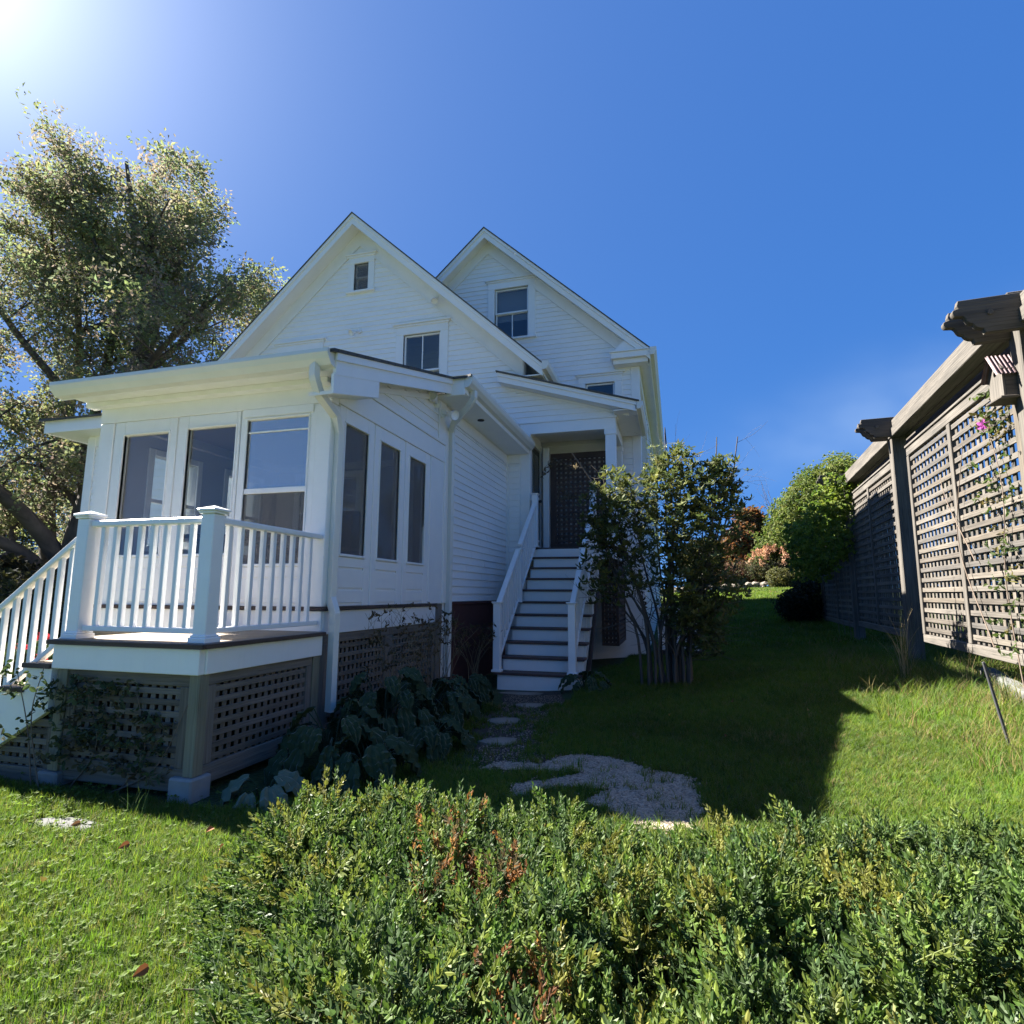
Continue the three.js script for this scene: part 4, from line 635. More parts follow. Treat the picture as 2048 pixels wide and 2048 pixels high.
// a branch system: limbs given as lists of points, twigs grown from them; leaf places come out
function branches(limbs, o) {
  const geos = [], spots = [];
  const grow = (p, d, len, r, depth) => {
    const pts = [p.clone()]; let q = p.clone(), dir = d.clone().normalize(); const n = 4;
    for (let i = 0; i < n; i++) { dir.add(randDir().multiplyScalar(o.wobble || 0.25)).add(V(0, (o.lift || 0) * (depth > 0 ? 1 : -0.4), 0)).normalize(); q = q.clone().addScaledVector(dir, len / n); pts.push(q); if (depth <= (o.leafDepth ?? 1)) spots.push([q.clone(), dir.clone()]); }
    geos.push(tube(pts, r, n, depth > 1 ? 5 : 3, r * 0.45));
    if (depth > 0) { const k = o.kids || 3; for (let i = 0; i < k; i++) { const t = 1 + Math.floor(R(0, n)); grow(pts[Math.min(n, t)], dir.clone().multiplyScalar(0.7).add(randDir().multiplyScalar(o.spread || 0.8)), len * R(0.5, 0.75), r * 0.5, depth - 1); } }
  };
  for (const [pts, r0, r1, n, len, depth] of limbs) {
    const c = new THREE.CatmullRomCurve3(pts, false, 'centripetal'), seg = Math.max(6, pts.length * 3);
    geos.push(tube(pts, r0, seg, 9, r1));
    for (let i = 0; i < n; i++) { const t = R(0.22, 1), p = c.getPointAt(t), d = c.getTangentAt(t).multiplyScalar(0.6).add(randDir().multiplyScalar(0.9)); d.y += 0.15; grow(p, d, len * R(0.7, 1.2), (r0 + (r1 - r0) * t) * 0.45, depth); }
  }
  return { wood: join(geos), spots };
}
const uvOf = (g) => { const p = g.attributes.position, uv = new Float32Array(p.count * 2); for (let i = 0; i < p.count; i++) { uv[i * 2] = p.getX(i) + p.getZ(i); uv[i * 2 + 1] = p.getY(i) * 0.5; } g.setAttribute('uv', new THREE.BufferAttribute(uv, 2)); return g; };

// ---------------------------------------------------------------- the large tree on the left
{
  const B = V(-17.6, -0.1, -13.2), T = thing('deciduous_tree', 'large spreading tree with thin autumn leaves left of the house', 'tree', B);
  const at = (px, py, d = 0) => V(B.x + 0.962 * (px - 145) * 0.0152 - 0.26 * d, Math.max(-0.3, (1127 - py) * 0.0171 + 0.25), B.z - 0.273 * (px - 145) * 0.0152 - 0.96 * d);
  const L = (a, r0, r1, n, len, depth = 2) => [a.map((q) => at(q[0], q[1], q[2] || 0)), r0, r1, n, len, depth];
  const { wood, spots } = branches([
    L([[128, 1160], [135, 1100], [150, 1000], [168, 900], [190, 780, 0.3], [207, 690, 0.5], [222, 600, 0.4], [235, 480], [222, 380, -0.4], [196, 240, -0.6]], 0.52, 0.05, 9, 2.2),
    L([[126, 1080], [95, 995, -0.5], [40, 955, -1.2], [-30, 925, -1.6], [-150, 870, -2]], 0.24, 0.06, 8, 2.0),
    L([[140, 1010], [100, 930, -0.8], [60, 880, -1.4], [15, 845, -1.6], [-70, 790, -2.2], [-160, 720, -2.5]], 0.27, 0.06, 9, 2.2),
    L([[160, 930], [122, 800, 0.6], [110, 700, 1.0], [118, 560, 1.2], [132, 420, 1.0], [118, 300, 0.8]], 0.22, 0.04, 10, 2.0),
    L([[192, 780], [258, 700, -0.6], [320, 645, -1.2], [400, 590, -1.6], [492, 525, -2.0]], 0.15, 0.025, 9, 1.6),
    L([[207, 690], [280, 560, 1], [330, 470, 1.6], [372, 415, 2]], 0.14, 0.03, 8, 1.7),
    L([[180, 845], [250, 765, 1], [330, 720, 1.8], [420, 690, 2.4], [505, 668, 2.8]], 0.14, 0.025, 10, 1.6),
    L([[120, 1060], [30, 900, 1], [0, 750, 1.8], [8, 560, 2], [-25, 420, 2.2], [-10, 300, 2.2]], 0.28, 0.05, 12, 2.2),
    L([[235, 480], [285, 405, -1], [335, 355, -1.5]], 0.09, 0.02, 5, 1.5),
    L([[112, 700], [40, 600, -1], [-10, 500, -2], [-60, 420, -2.4]], 0.13, 0.03, 9, 1.9),
    L([[222, 600], [300, 610, 1.5], [380, 560, 2.4], [430, 520, 2.8]], 0.09, 0.02, 7, 1.5),
    L([[0, 750], [-80, 640, -1], [-150, 500, -1.5], [-180, 400, -2]], 0.16, 0.03, 10, 2.2),
    L([[150, 1000], [210, 900, 2.4], [300, 820, 3.8], [390, 760, 4.4]], 0.13, 0.03, 9, 1.7),
    L([[135, 420], [90, 330, 0], [60, 270, -0.4]], 0.06, 0.02, 7, 1.6),
    L([[8, 560, 2], [40, 440, 1], [60, 350, 0.5], [75, 265, 0]], 0.1, 0.02, 10, 1.8),
    L([[222, 380], [255, 320, 0.8], [262, 265, 1]], 0.05, 0.015, 6, 1.3),
    L([[-20, 420, 2], [-60, 330, 1.5], [-40, 250, 1]], 0.09, 0.02, 8, 1.8),
    L([[118, 560], [170, 470, 1.5], [185, 380, 2], [170, 300, 2]], 0.08, 0.02, 9, 1.7),
    L([[60, 880, -1.4], [20, 760, -2], [-30, 660, -2.4], [-40, 560, -2.6]], 0.12, 0.03, 10, 2.0),
    L([[-25, 420, 2.2], [-90, 350, 2], [-120, 280, 2]], 0.08, 0.02, 8, 1.9),
    L([[150, 1000], [60, 1000, 2.4], [-20, 985, 3.2]], 0.12, 0.03, 7, 1.6),
  ], { kids: 3, spread: 0.85, wobble: 0.3, lift: 0.05 });
  obj('trunk', uvOf(wood), M.paleBark, T);
  const tones = [[0.29, 0.35, 0.14], [0.25, 0.31, 0.15], [0.36, 0.38, 0.15], [0.35, 0.31, 0.20], [0.31, 0.34, 0.20], [0.36, 0.30, 0.23]];
  const gs = [0, 1].map(() => cluster(9, 0.17, 0.135, 0.085, 0.3)), lists = [[], []];
  for (const [p, d] of spots) { for (let i = 0; i < 2; i++) { if (rnd() < 0.08) continue; lists[Math.floor(R(0, 2))].push([mat4(p.clone().add(V(R(-0.42, 0.42), R(-0.45, 0.25), R(-0.42, 0.42))), euler(R(-0.5, 0.5), R(0, 6.28), R(-0.5, 0.5)), R(0.65, 1.15)), jit(pick(tones))]); } }
  lists.forEach((l, i) => copies('crown', gs[i], M.leaf, l, T));
}
// ---------------------------------------------------------------- weeping willows
function willow(name, label, B, h, rad, n, tones, group) {
  const T = thing(name, label, 'tree', B, group), limbs = [], tips = [];
  for (let i = 0; i < 9; i++) { const a = i * 0.7 + R(-0.3, 0.3), r = rad * R(0.3, 0.75), top = V(B.x + r * Math.cos(a), B.y + h * R(0.75, 0.97), B.z + r * Math.sin(a)); limbs.push([[B.clone(), V(B.x + 0.1 * r * Math.cos(a), B.y + h * 0.35, B.z + 0.1 * r * Math.sin(a)), V(B.x + 0.55 * r * Math.cos(a), B.y + h * 0.7, B.z + 0.55 * r * Math.sin(a)), top], h * 0.022, 0.03, 4, rad * 0.5, 1]); tips.push(top); }
  const { wood, spots } = branches(limbs, { kids: 3, spread: 0.9, wobble: 0.3 }); obj('trunk', uvOf(wood), M.bark, T);
  const strand = []; for (let i = 0; i < 16; i++) strand.push(diamond(0.22, 0.05, 0.2).applyMatrix4(mat4(V(0.05 * Math.sin(i), -i * 0.11, 0.05 * Math.cos(i * 1.7)), euler(R(2.2, 2.9), i * 2.4, 0), 1)));
  const sg = join(strand), list = [], src = spots.map((s) => s[0]);
  for (let i = 0; i < n; i++) { const p = pick(src).clone().add(V(R(-0.5, 0.5), R(-0.2, 0.4), R(-0.5, 0.5)).multiplyScalar(rad * 0.28)); const k = R(0.45, 1.0) * h / 7; list.push([mat4(p, euler(R(-0.15, 0.15), R(0, 6.28), R(-0.15, 0.15)), k), jit(pick(tones))]); }
  copies('crown', sg, M.leaf, list, T);
}
willow('weeping_willow', 'weeping willow with hanging yellow green fronds behind the large left tree', V(-27.5, -0.6, -16.5), 8.5, 5.2, 2600, [[0.07, 0.085, 0.02], [0.10, 0.105, 0.025], [0.05, 0.07, 0.02]]);

// ---------------------------------------------------------------- bushes: several stems, leaf clusters in lumpy crowns
function bush(name, label, cat, B, lobes, n, geo, mat, tones, o = {}) {
  const T = thing(name, label, cat, B, o.group), limbs = [];
  for (const [dx, dy, dz, r] of lobes) for (let i = 0; i < (o.stems || 2); i++) { const e = V(B.x + dx + R(-0.3, 0.3) * r, B.y + dy, B.z + dz + R(-0.3, 0.3) * r), b = V(B.x + R(-0.12, 0.12), B.y - 0.1, B.z + R(-0.12, 0.12)); limbs.push([[b, b.clone().lerp(e, 0.4).add(V(R(-0.1, 0.1), 0.1 * dy, R(-0.1, 0.1))), e], (o.r0 || 0.025), 0.008, o.twigs ?? 3, r * 0.7, 1]); }
  const { wood, spots } = branches(limbs, { kids: 2, spread: 0.9, wobble: 0.3 }); obj('stem', uvOf(wood), o.wood || M.twig, T);
  const list = [], tot = lobes.reduce((s, l) => s + l[3] * l[3], 0);
  for (const [dx, dy, dz, r] of lobes) for (let i = 0; i < n * r * r / tot; i++) { const d = randDir(), k = r * Math.pow(R(o.hollow ?? 0.3, 1), 0.5) * (1 + 0.25 * fbm(d.x * 2 + dx, d.y * 2 + dy, d.z * 2 + dz, 2)); const p = V(B.x + dx + d.x * k, B.y + dy + d.y * k * (o.flat || 0.9), B.z + dz + d.z * k); if (p.y < groundY(p.x, p.z) + 0.02) continue; list.push([mat4(p, aim(d.clone().multiplyScalar(0.8).add(V(0, 0.5, 0))).multiply(spin(R(0, 6.28))), R(0.7, 1.3)), jit(pick(tones))]); }
  copies('foliage', geo, mat, list, T); return T;
}
{ // the shrub by the porch stairs: glossy oval leaves high up, bare grey stems below
  const B = V(-0.17, groundY(-0.17, -7.8) + 0.02, -7.8), T = thing('porch_shrub', 'tall shrub with glossy oval leaves and bare grey stems beside the porch stairs', 'shrub', B);
  const lobes = [[-0.25, 2.35, 0.15, 0.62], [0.35, 2.75, 0.1, 0.62], [0.62, 2.1, 0.1, 0.6], [0.1, 1.75, 0.25, 0.6], [0.45, 1.4, 0.2, 0.5], [-0.62, 2.7, 0.1, 0.5], [0.75, 2.6, -0.2, 0.45], [0.15, 3.15, -0.1, 0.42], [0.9, 3.0, 0, 0.3], [-0.75, 1.6, 0.1, 0.42], [0.75, 1.35, -0.1, 0.42], [0.55, 0.72, 0.1, 0.32], [0.3, 1.0, 0.3, 0.3], [-0.9, 2.2, 0.2, 0.3]];
  const limbs = []; lobes.forEach(([dx, dy, dz, r]) => { for (let i = 0; i < 2; i++) { const e = V(B.x + dx + R(-0.2, 0.2), B.y + dy + R(0, 0.25), B.z + dz), b = V(B.x + 0.22 * dx + R(-0.12, 0.12), B.y - 0.08, B.z + R(-0.16, 0.16)); limbs.push([[b, V(b.x + dx * 0.05 + R(-0.05, 0.05), B.y + dy * 0.3, b.z + R(-0.05, 0.05)), b.clone().lerp(e, 0.65).add(V(R(-0.08, 0.08), 0, R(-0.08, 0.08))), e], 0.020, 0.006, 5, 0.55, 1]); } });
  limbs.push([[V(B.x, B.y, B.z), V(B.x - 0.35, B.y + 1.3, B.z), V(B.x - 0.8, B.y + 2.5, B.z + 0.1), V(B.x - 1.15, B.y + 3.05, B.z + 0.15)], 0.03, 0.006, 9, 0.42, 1]);
  const { wood, spots } = branches(limbs, { kids: 2, spread: 0.9, wobble: 0.25 }); obj('stem', uvOf(wood), std({ color: lin(0.10, 0.085, 0.07), roughness: 0.9 }), T);
  const whorl = [0, 1].map(() => { const out = []; for (let i = 0; i < 6; i++) out.push(leafGeo(R(0.062, 0.09), R(0.030, 0.042), 0.18, R(0.15, 0.5)).applyMatrix4(mat4(V(0, R(-0.05, 0), 0), euler(R(1.0, 1.9), i * 1.05 + R(-0.3, 0.3), 0), 1))); return join(out); });
  for (const l of lobes) for (let k = 0; k < 4; k++) l[k] *= 0.89;
  const tones = [[0.13, 0.165, 0.05], [0.155, 0.185, 0.055], [0.10, 0.14, 0.05], [0.22, 0.23, 0.06]], lists = [[], []];
  for (const [dx, dy, dz, r] of lobes) for (let i = 0; i < 195 * r / 0.5; i++) { const d = randDir(), k = 1.12 * r * Math.pow(R(0.05, 1), 0.5) * (1 + 0.3 * fbm(d.x * 2 + dx, d.y * 2 + dy, d.z * 2, 2)); lists[i % 2].push([mat4(V(B.x + dx + d.x * k, B.y + dy + d.y * k, B.z + dz + d.z * k), euler(R(-0.5, 0.5), R(0, 6.28), R(-0.5, 0.5)), R(0.75, 1.2)), jit(pick(tones))]); }
  lists.forEach((l, i) => copies('foliage', whorl[i], M.leafGloss, l, T));
  const curl = []; for (const [p] of spots.slice(-60)) curl.push([mat4(p, euler(R(0, 3), R(0, 6), 0), R(0.5, 0.9)), jit([0.16, 0.12, 0.07])]); copies('dry_leaves', whorl[0], M.leaf, curl, T);
}
const leafC = cluster(7, 0.10, 0.10, 0.05, 0.1), leafS = cluster(8, 0.07, 0.06, 0.035, 0.0), leafFar = cluster(8, 0.28, 0.22, 0.13, 0.1);
bush('mounded_tree', 'broad mounded yellow green tree behind the vine covered fence end', 'tree', V(6.4, groundY(6.4, -31), -31), [[-1.9, 1.2, 0.3, 1.15], [-1.3, 2.3, 0.2, 1.35], [-0.5, 3.4, 0, 1.5], [0.5, 4.5, 0, 1.6], [1.5, 5.2, -0.2, 1.6], [2.6, 4.6, 0, 1.8], [0.9, 2.4, 0.5, 1.7], [-0.6, 1.2, 0.6, 1.3]], 6500, cluster(9, 0.22, 0.16, 0.075, 0.35), M.leaf, [[0.15, 0.22, 0.035], [0.19, 0.25, 0.04], [0.11, 0.17, 0.03], [0.22, 0.25, 0.06]], { r0: 0.07, stems: 3, hollow: 0.12 });
bush('dark_shrub', 'low dark leafed shrub at the foot of the far fence end', 'shrub', V(3.3, groundY(3.3, -17.3), -17.3), [[0, 0.5, 0, 0.6], [0.3, 0.7, -0.3, 0.6], [-0.3, 0.4, 0.2, 0.45]], 900, leafC, M.leaf, [[0.022, 0.035, 0.014], [0.03, 0.045, 0.018]]);
bush('orange_tree', 'small bushy tree with orange brown autumn top beyond the lawn', 'tree', V(3.75, groundY(3.75, -32), -32), [[-0.1, 3.1, 0, 0.75], [-0.65, 2.5, 0.2, 0.8], [0.45, 2.3, 0, 0.7], [0.25, 3.8, 0, 0.5], [-0.3, 3.9, 0.1, 0.35], [-0.2, 1.2, 0, 1.1], [0.7, 1.3, 0.2, 0.6]], 1500, leafFar, M.leaf, [[0.30, 0.13, 0.04], [0.24, 0.12, 0.045], [0.12, 0.11, 0.04], [0.20, 0.10, 0.05]], { r0: 0.06 });
bush('green_shrub', 'olive green shrub under the orange tree beyond the lawn', 'shrub', V(2.4, groundY(2.4, -33), -33), [[0, 1.3, 0, 1.3], [0.9, 1.0, 0.2, 1.0], [-0.9, 1.7, -0.2, 1.4]], 1700, leafFar, M.leaf, [[0.06, 0.075, 0.02], [0.05, 0.06, 0.02], [0.11, 0.10, 0.03]]);
bush('red_shrub', 'reddish low shrub left of the peach hydrangea', 'shrub', V(3.2, groundY(3.2, -30.6), -30.6), [[0, 0.85, 0, 0.7], [-0.7, 0.75, 0, 0.65], [0.6, 0.5, 0.1, 0.6]], 800, leafC, M.leaf, [[0.17, 0.07, 0.045], [0.13, 0.09, 0.04], [0.09, 0.09, 0.03]]);
bush('yellow_shrub', 'yellow green shrub below the peach hydrangea', 'shrub', V(4.5, groundY(4.5, -28.6), -28.6), [[0, 0.5, 0, 0.55], [0.6, 0.45, 0, 0.5]], 600, leafC, M.leaf, [[0.15, 0.15, 0.03], [0.11, 0.12, 0.03]]);
{ // hydrangea with peach coloured flower heads
  const B = V(4.75, groundY(4.75, -30), -30), T = bush('hydrangea', 'hydrangea covered in peach coloured flower heads at the top of the lawn', 'shrub', B, [[0, 1.0, 0, 0.9], [-0.85, 0.9, 0.1, 0.7], [0.85, 0.9, 0.1, 0.7]], 1000, leafC, M.leaf, [[0.07, 0.085, 0.025], [0.12, 0.10, 0.04]]);
  const heads = [0, 1, 2].map(() => { const out = []; for (let i = 0; i < 46; i++) { const y = R(0, 0.36), a = R(0, 6.28), r = 0.125 * (1 - y / 0.42); out.push(diamond(0.075, 0.075, 0.2).applyMatrix4(mat4(V(r * Math.cos(a), y, r * Math.sin(a)), euler(R(-1, 1), R(0, 6), R(-1, 1)), 1))); } return join(out); });
  const hm = [[0.52, 0.30, 0.17], [0.58, 0.36, 0.22], [0.45, 0.24, 0.14]].map((c) => phy({ color: lin(...c), roughness: 0.9, transmission: 0.35, thickness: 0, ior: 1.3, side: THREE.DoubleSide }));
  for (let i = 0; i < 44; i++) { const a = R(0, 6.28), e = R(0.2, 1.4); put('flower_head', pick(heads), pick(hm), T, V(B.x + 1.5 * Math.cos(a) * Math.cos(e), B.y + 0.85 + 1.0 * Math.sin(e), B.z + 0.95 * Math.sin(a) * Math.cos(e)), { x: R(-0.5, 0.5), y: R(0, 6), z: -0.6 * Math.cos(a) * Math.cos(e) }); }
}
{ // dry stone wall at the top of the lawn
  const T = thing('stone_wall', 'low grey fieldstone wall at the top of the lawn', 'wall', V(2.6, groundY(2.6, -29), -29));
  const gs = [0, 1, 2, 3, 4].map(() => { const pts = []; for (let i = 0; i < 22; i++) { const d = randDir(); pts.push(V(d.x * 0.21, d.y * 0.12, d.z * 0.17)); } return grain(new ConvexGeometry(pts), 0); });
  for (let i = 0; i < 40; i++) { const x = -1.6 + (i % 20) * 0.36 + R(-0.05, 0.05), row = Math.floor(i / 20), z = -29 - 0.05 * Math.max(0, x); put('stone', pick(gs), M.stone, T, V(x + row * 0.15, groundY(x, z) + 0.08 + row * 0.19, z + R(-0.05, 0.05)), { x: R(-0.2, 0.2), y: R(0, 6.28), z: R(-0.15, 0.15) }); }
}
{ // bare saplings
  const B = V(5.4, groundY(5.4, -35), -35), T = thing('bare_sapling', 'thin leafless sapling standing between the orange tree and the feathery tree', 'tree', B), limbs = [];
  for (let i = 0; i < 5; i++) limbs.push([[B.clone().add(V(R(-0.3, 0.3), 0, 0)), B.clone().add(V(R(-0.5, 0.5), 3.2, R(-0.3, 0.3))), B.clone().add(V(R(-0.9, 0.9), R(4.8, 6.2), R(-0.4, 0.4)))], 0.03, 0.008, 5, 1.0, 1]);
  obj('trunk', uvOf(branches(limbs, { kids: 2, lift: 0.2 }).wood), M.twig, T);
}
// bushes behind the fence and left of the deck
bush('fence_shrub', 'leafy green shrub behind the near fence panel', 'shrub', fenceW(-1.7, 0.75, -1.3), [[0, 0.9, 0, 0.8], [0.2, 0.8, 1.0, 0.8], [0.2, 0.8, -1.1, 0.8], [0, 1.5, 0.3, 0.6]], 1300, leafC, M.leaf, [[0.05, 0.075, 0.02], [0.07, 0.09, 0.025], [0.035, 0.05, 0.018]]);
bush('conifer_hedge', 'dark feathery shrub rising above the middle fence panel', 'shrub', fenceW(3.2, 0.9, -1.9), [[0, 1.2, 0, 1.0], [0.1, 2.2, 0.2, 0.75], [0, 2.75, -0.6, 0.6], [0.2, 1.0, -2, 1.0], [0.2, 1.2, 1.6, 0.8]], 2600, leafS, M.leaf, [[0.025, 0.04, 0.018], [0.035, 0.055, 0.02]]);
bush('garden_shrub', 'olive green garden shrub left of the deck steps', 'shrub', V(-9.8, groundY(-9.8, -8.2), -8.2), [[0, 0.6, 0, 0.7], [-1.0, 0.6, 0.3, 0.7], [-2.0, 0.8, 0, 0.9]], 1500, leafC, M.leaf, [[0.05, 0.06, 0.02], [0.08, 0.085, 0.025]]);
bush('garden_shrub', 'brownish overgrown shrub under the large left tree', 'shrub', V(-15, groundY(-15, -10), -10), [[0, 0.8, 0, 1.0], [-1.5, 1.0, -1, 1.2], [-3, 1.3, -1.5, 1.4], [1.4, 0.6, 0.5, 0.8]], 2200, leafFar, M.leaf, [[0.05, 0.055, 0.022], [0.07, 0.06, 0.025], [0.08, 0.08, 0.02]]);
{ const B = V(-7.4, groundY(-7.4, -5.2), -5.2), T = bush('rose_bush', 'low green bush with red blossoms behind the deck step rail', 'shrub', B, [[0, 0.4, 0, 0.45], [0.5, 0.4, -0.2, 0.4], [-0.6, 0.4, 0.1, 0.45]], 700, leafS, M.leaf, [[0.05, 0.085, 0.025], [0.07, 0.10, 0.03]]);
  const fg = cluster(12, 0.03, 0.05, 0.045, -0.2), rm = phy({ color: lin(0.5, 0.05, 0.06), roughness: 0.9, transmission: 0.3, thickness: 0, ior: 1.3 }); for (let i = 0; i < 9; i++) put('blossom', fg, rm, T, V(B.x + R(-0.9, 0.9), B.y + R(0.45, 0.85), B.z + R(-0.1, 0.45))); }

// ---------------------------------------------------------------- climbing plants
function vine(name, label, spots, stems, geo, mat, tones) {
  const T = thing(name, label, 'vine', spots[0].clone()); if (stems.length) obj('stem', join(stems.map((s) => tube(s, 0.006, 14, 4, 0.003))), M.twig, T);
  copies('foliage', geo, mat, spots.map((p) => [mat4(p, euler(R(-0.6, 0.6), R(0, 6.28), R(-0.6, 0.6)), R(0.7, 1.25)), jit(pick(tones))]), T); return T;
}
const vineLeaf = cluster(5, 0.05, 0.075, 0.06, 0.35, true), smallLeaf = cluster(5, 0.04, 0.045, 0.026, 0.2, true);
{ const s = []; for (let i = 0; i < 1100; i++) { const a = R(0, 1), q = 2.8 + 3.7 * Math.pow(a, 1.1), top = 3.55 - 0.75 * a; const y = top - Math.pow(R(0, 1), 1.4) * (1.3 - 0.42 * a) + 0.1 * Math.sin(q * 5); s.push(fenceW(q, y, R(0.02, 1) * (0.35 + 0.55 * Math.exp(-((q - 5.2) ** 2) / 1.6)) )); }
  for (let i = 0; i < 90; i++) s.push(fenceW(R(2.9, 3.6), R(3.35, 3.75), R(-0.3, 0.5)));
  vine('climbing_vine', 'thick yellow green climbing vine hanging over the far end of the fence', s, [0, 1, 2].map((i) => [fenceW(3.4 + i * 0.6, 0.8, 0.1), fenceW(3.5 + i * 0.6, 2, 0.14), fenceW(3.6 + i * 0.5, 3.1, 0.1)]), vineLeaf, M.leaf, [[0.21, 0.29, 0.035], [0.16, 0.24, 0.03], [0.27, 0.33, 0.045], [0.11, 0.18, 0.025]]); }
{ const s = []; for (let i = 0; i < 60; i++) s.push(fenceW(R(-3.15, -2.55), 1.9 + R(-0.75, 0.9), R(0.03, 0.12))); for (let i = 0; i < 30; i++) s.push(fenceW(R(-3.1, -2.7), R(2.8, 3.2), R(0.03, 0.1)));
  const T = vine('flowering_climber', 'thin climber with one pink flower on the near fence panel', s, [[fenceW(-2.9, 0.8, 0.06), fenceW(-2.75, 1.7, 0.05), fenceW(-2.9, 2.4, 0.06), fenceW(-2.7, 3.0, 0.05)], [fenceW(-2.4, 1.2, 0.05), fenceW(-1.9, 2.1, 0.06), fenceW(-2.2, 2.9, 0.05)], [fenceW(-2.2, 1.9, 0.05), fenceW(-1.7, 2.5, 0.06), fenceW(-1.55, 2.75, 0.05)]], smallLeaf, M.leaf, [[0.10, 0.15, 0.03], [0.08, 0.12, 0.03], [0.2, 0.17, 0.05]]);
  const petals = []; for (let i = 0; i < 6; i++) petals.push(leafGeo(0.06, 0.034, 0.1, 0.1).applyMatrix4(mat4(V(0, 0, 0), euler(0, 0, i * 1.047), 1))); put('flower', join(petals), phy({ color: lin(0.62, 0.13, 0.50), roughness: 0.8, transmission: 0.35, thickness: 0, ior: 1.3 }), T, fenceW(-2.78, 2.92, 0.09), { x: 0.2, y: -0.6, z: 0 }); }
{ const s = []; for (let i = 0; i < 300; i++) { const u = R(0, 1), v = R(0, 1); if (v > 1.15 - u * 0.55 + 0.25 * fbm(u * 4, v * 4, 2, 2)) continue; if (fbm(u * 3 + 5, v * 3, 1, 2) < -0.12) continue; s.push(V(-4.05 + u * 0.95, 0.45 + v * 0.62, -3.085 + R(0, 0.07))); }
  vine('clinging_vine', 'dusty green vine clinging to the front lattice below the deck', s, [[V(-3.9, 0.3, -3.06), V(-3.7, 0.6, -3.07), V(-3.85, 1.0, -3.07)], [V(-3.5, 0.3, -3.06), V(-3.3, 0.6, -3.07), V(-3.4, 0.95, -3.07)], [V(-3.6, 0.3, -3.06), V(-3.2, 0.5, -3.06), V(-2.98, 0.9, -3.06)]], smallLeaf, M.leaf, [[0.12, 0.17, 0.085], [0.095, 0.13, 0.06], [0.16, 0.14, 0.08]]); }
{ const s = []; for (let i = 0; i < 26; i++) s.push(V(-4.25 + R(-0.22, 0.22), R(0.6, 1.1), -3.0 + R(-0.02, 0.1)));
  vine('twining_weed', 'leafy weed twining up beside the deck steps', s, [[V(-4.1, 0.3, -2.98), V(-4.2, 0.7, -2.98), V(-4.35, 1.05, -2.98)], [V(-4.0, 0.3, -2.96), V(-4.15, 0.8, -2.96), V(-4.1, 1.1, -2.97)]], smallLeaf, M.leaf, [[0.06, 0.09, 0.03]]); }
// ---------------------------------------------------------------- big-leafed plants in the shade by the deck
rnd = mulberry(777);
function bigLeaf(L, W) { // a ribbed, waved, drooping leaf with a heart-shaped base, along +z
  const nu = 8, nv = 6, P = [], pt = (i, j) => { const t = i / nu, s = j / nv * 2 - 1, w = W / 2 * Math.pow(Math.sin(Math.PI * Math.min(0.995, 0.10 + 0.9 * t)), 0.8) * (t < 0.1 ? 0.85 : 1); return [s * w, 0.10 * L * Math.sin(t * 2.4) - 0.34 * L * t * t + 0.10 * w * Math.abs(s) + 0.012 * Math.sin(s * 9 + t * 3) + 0.014 * Math.sin(t * 22) * Math.abs(s), L * t - 0.06 * L * Math.abs(s) * (t < 0.15 ? 1 : 0)]; };
  for (let i = 0; i < nu; i++) for (let j = 0; j < nv; j++) { const a = pt(i, j), b = pt(i, j + 1), c = pt(i + 1, j + 1), d = pt(i + 1, j); for (const v of [a, d, c, a, c, b]) P.push(...v); }
  const g = new THREE.BufferGeometry(); g.setAttribute('position', new THREE.Float32BufferAttribute(P, 3)); g.computeVertexNormals(); return g;
}
const bigLeaves = [bigLeaf(0.21, 0.135), bigLeaf(0.26, 0.16), bigLeaf(0.19, 0.135), bigLeaf(0.225, 0.175)];
function hosta(label, x, z, n, h, spread, mats, group) {
  const y = groundY(x, z), T = thing('hosta', label, 'plant', V(x, y, z), group), st = [];
  for (let i = 0; i < n; i++) {
    const a = i * 2.4 + R(-0.4, 0.4), t = Math.sqrt((i + 0.5) / n), r = spread * (0.25 + 0.75 * t), p = V(x + r * Math.cos(a), y + h * (1 - 0.62 * t * t) * R(0.85, 1.1), z + r * Math.sin(a));
    put('leaf', pick(bigLeaves), pick(mats), T, p, { x: 0.25 + 0.75 * t + R(-0.2, 0.2), y: Math.PI / 2 - a + R(-0.4, 0.4), z: R(-0.3, 0.3) }).rotation.order = 'YXZ';
    st.push(tube([V(x + 0.05 * Math.cos(a), y - 0.03, z + 0.05 * Math.sin(a)), V(x + r * 0.5 * Math.cos(a), y + h * 0.6, z + r * 0.5 * Math.sin(a)), p], 0.007, 5, 4, 0.004));
  }
  obj('stem', join(st), M.hosta, T); return T;
}
hosta('large leafy plant right of the deck corner in the shade', -2.42, -3.85, 26, 0.46, 0.36, [M.hosta]);
hosta('broad leafed plant in front of the sunroom lattice', -2.42, -4.6, 28, 0.58, 0.40, [M.hosta]);
hosta('drooping big-leafed plant nearest the hedge', -2.05, -3.72, 20, 0.30, 0.30, [M.hosta]);
hosta('leafy plant under the sunroom downspout', -2.3, -5.2, 26, 0.52, 0.40, [M.hosta]);
hosta('low pale grey green plant at the deck block', -2.5, -3.22, 9, 0.16, 0.18, [M.hostaPale]);
hosta('leafy plant left of the bottom stair tread', -2.5, -6.7, 18, 0.30, 0.32, [M.hosta]);
hosta('small leafy plant right of the bottom stair post', -1.12, -7.45, 12, 0.24, 0.28, [M.hosta]);
hosta('leafy plant beside the kitchen downspout', -2.45, -5.95, 22, 0.38, 0.34, [M.hosta]);
hosta('small broad leafed plant nearest the gravel', -1.95, -4.5, 18, 0.26, 0.28, [M.hosta]);
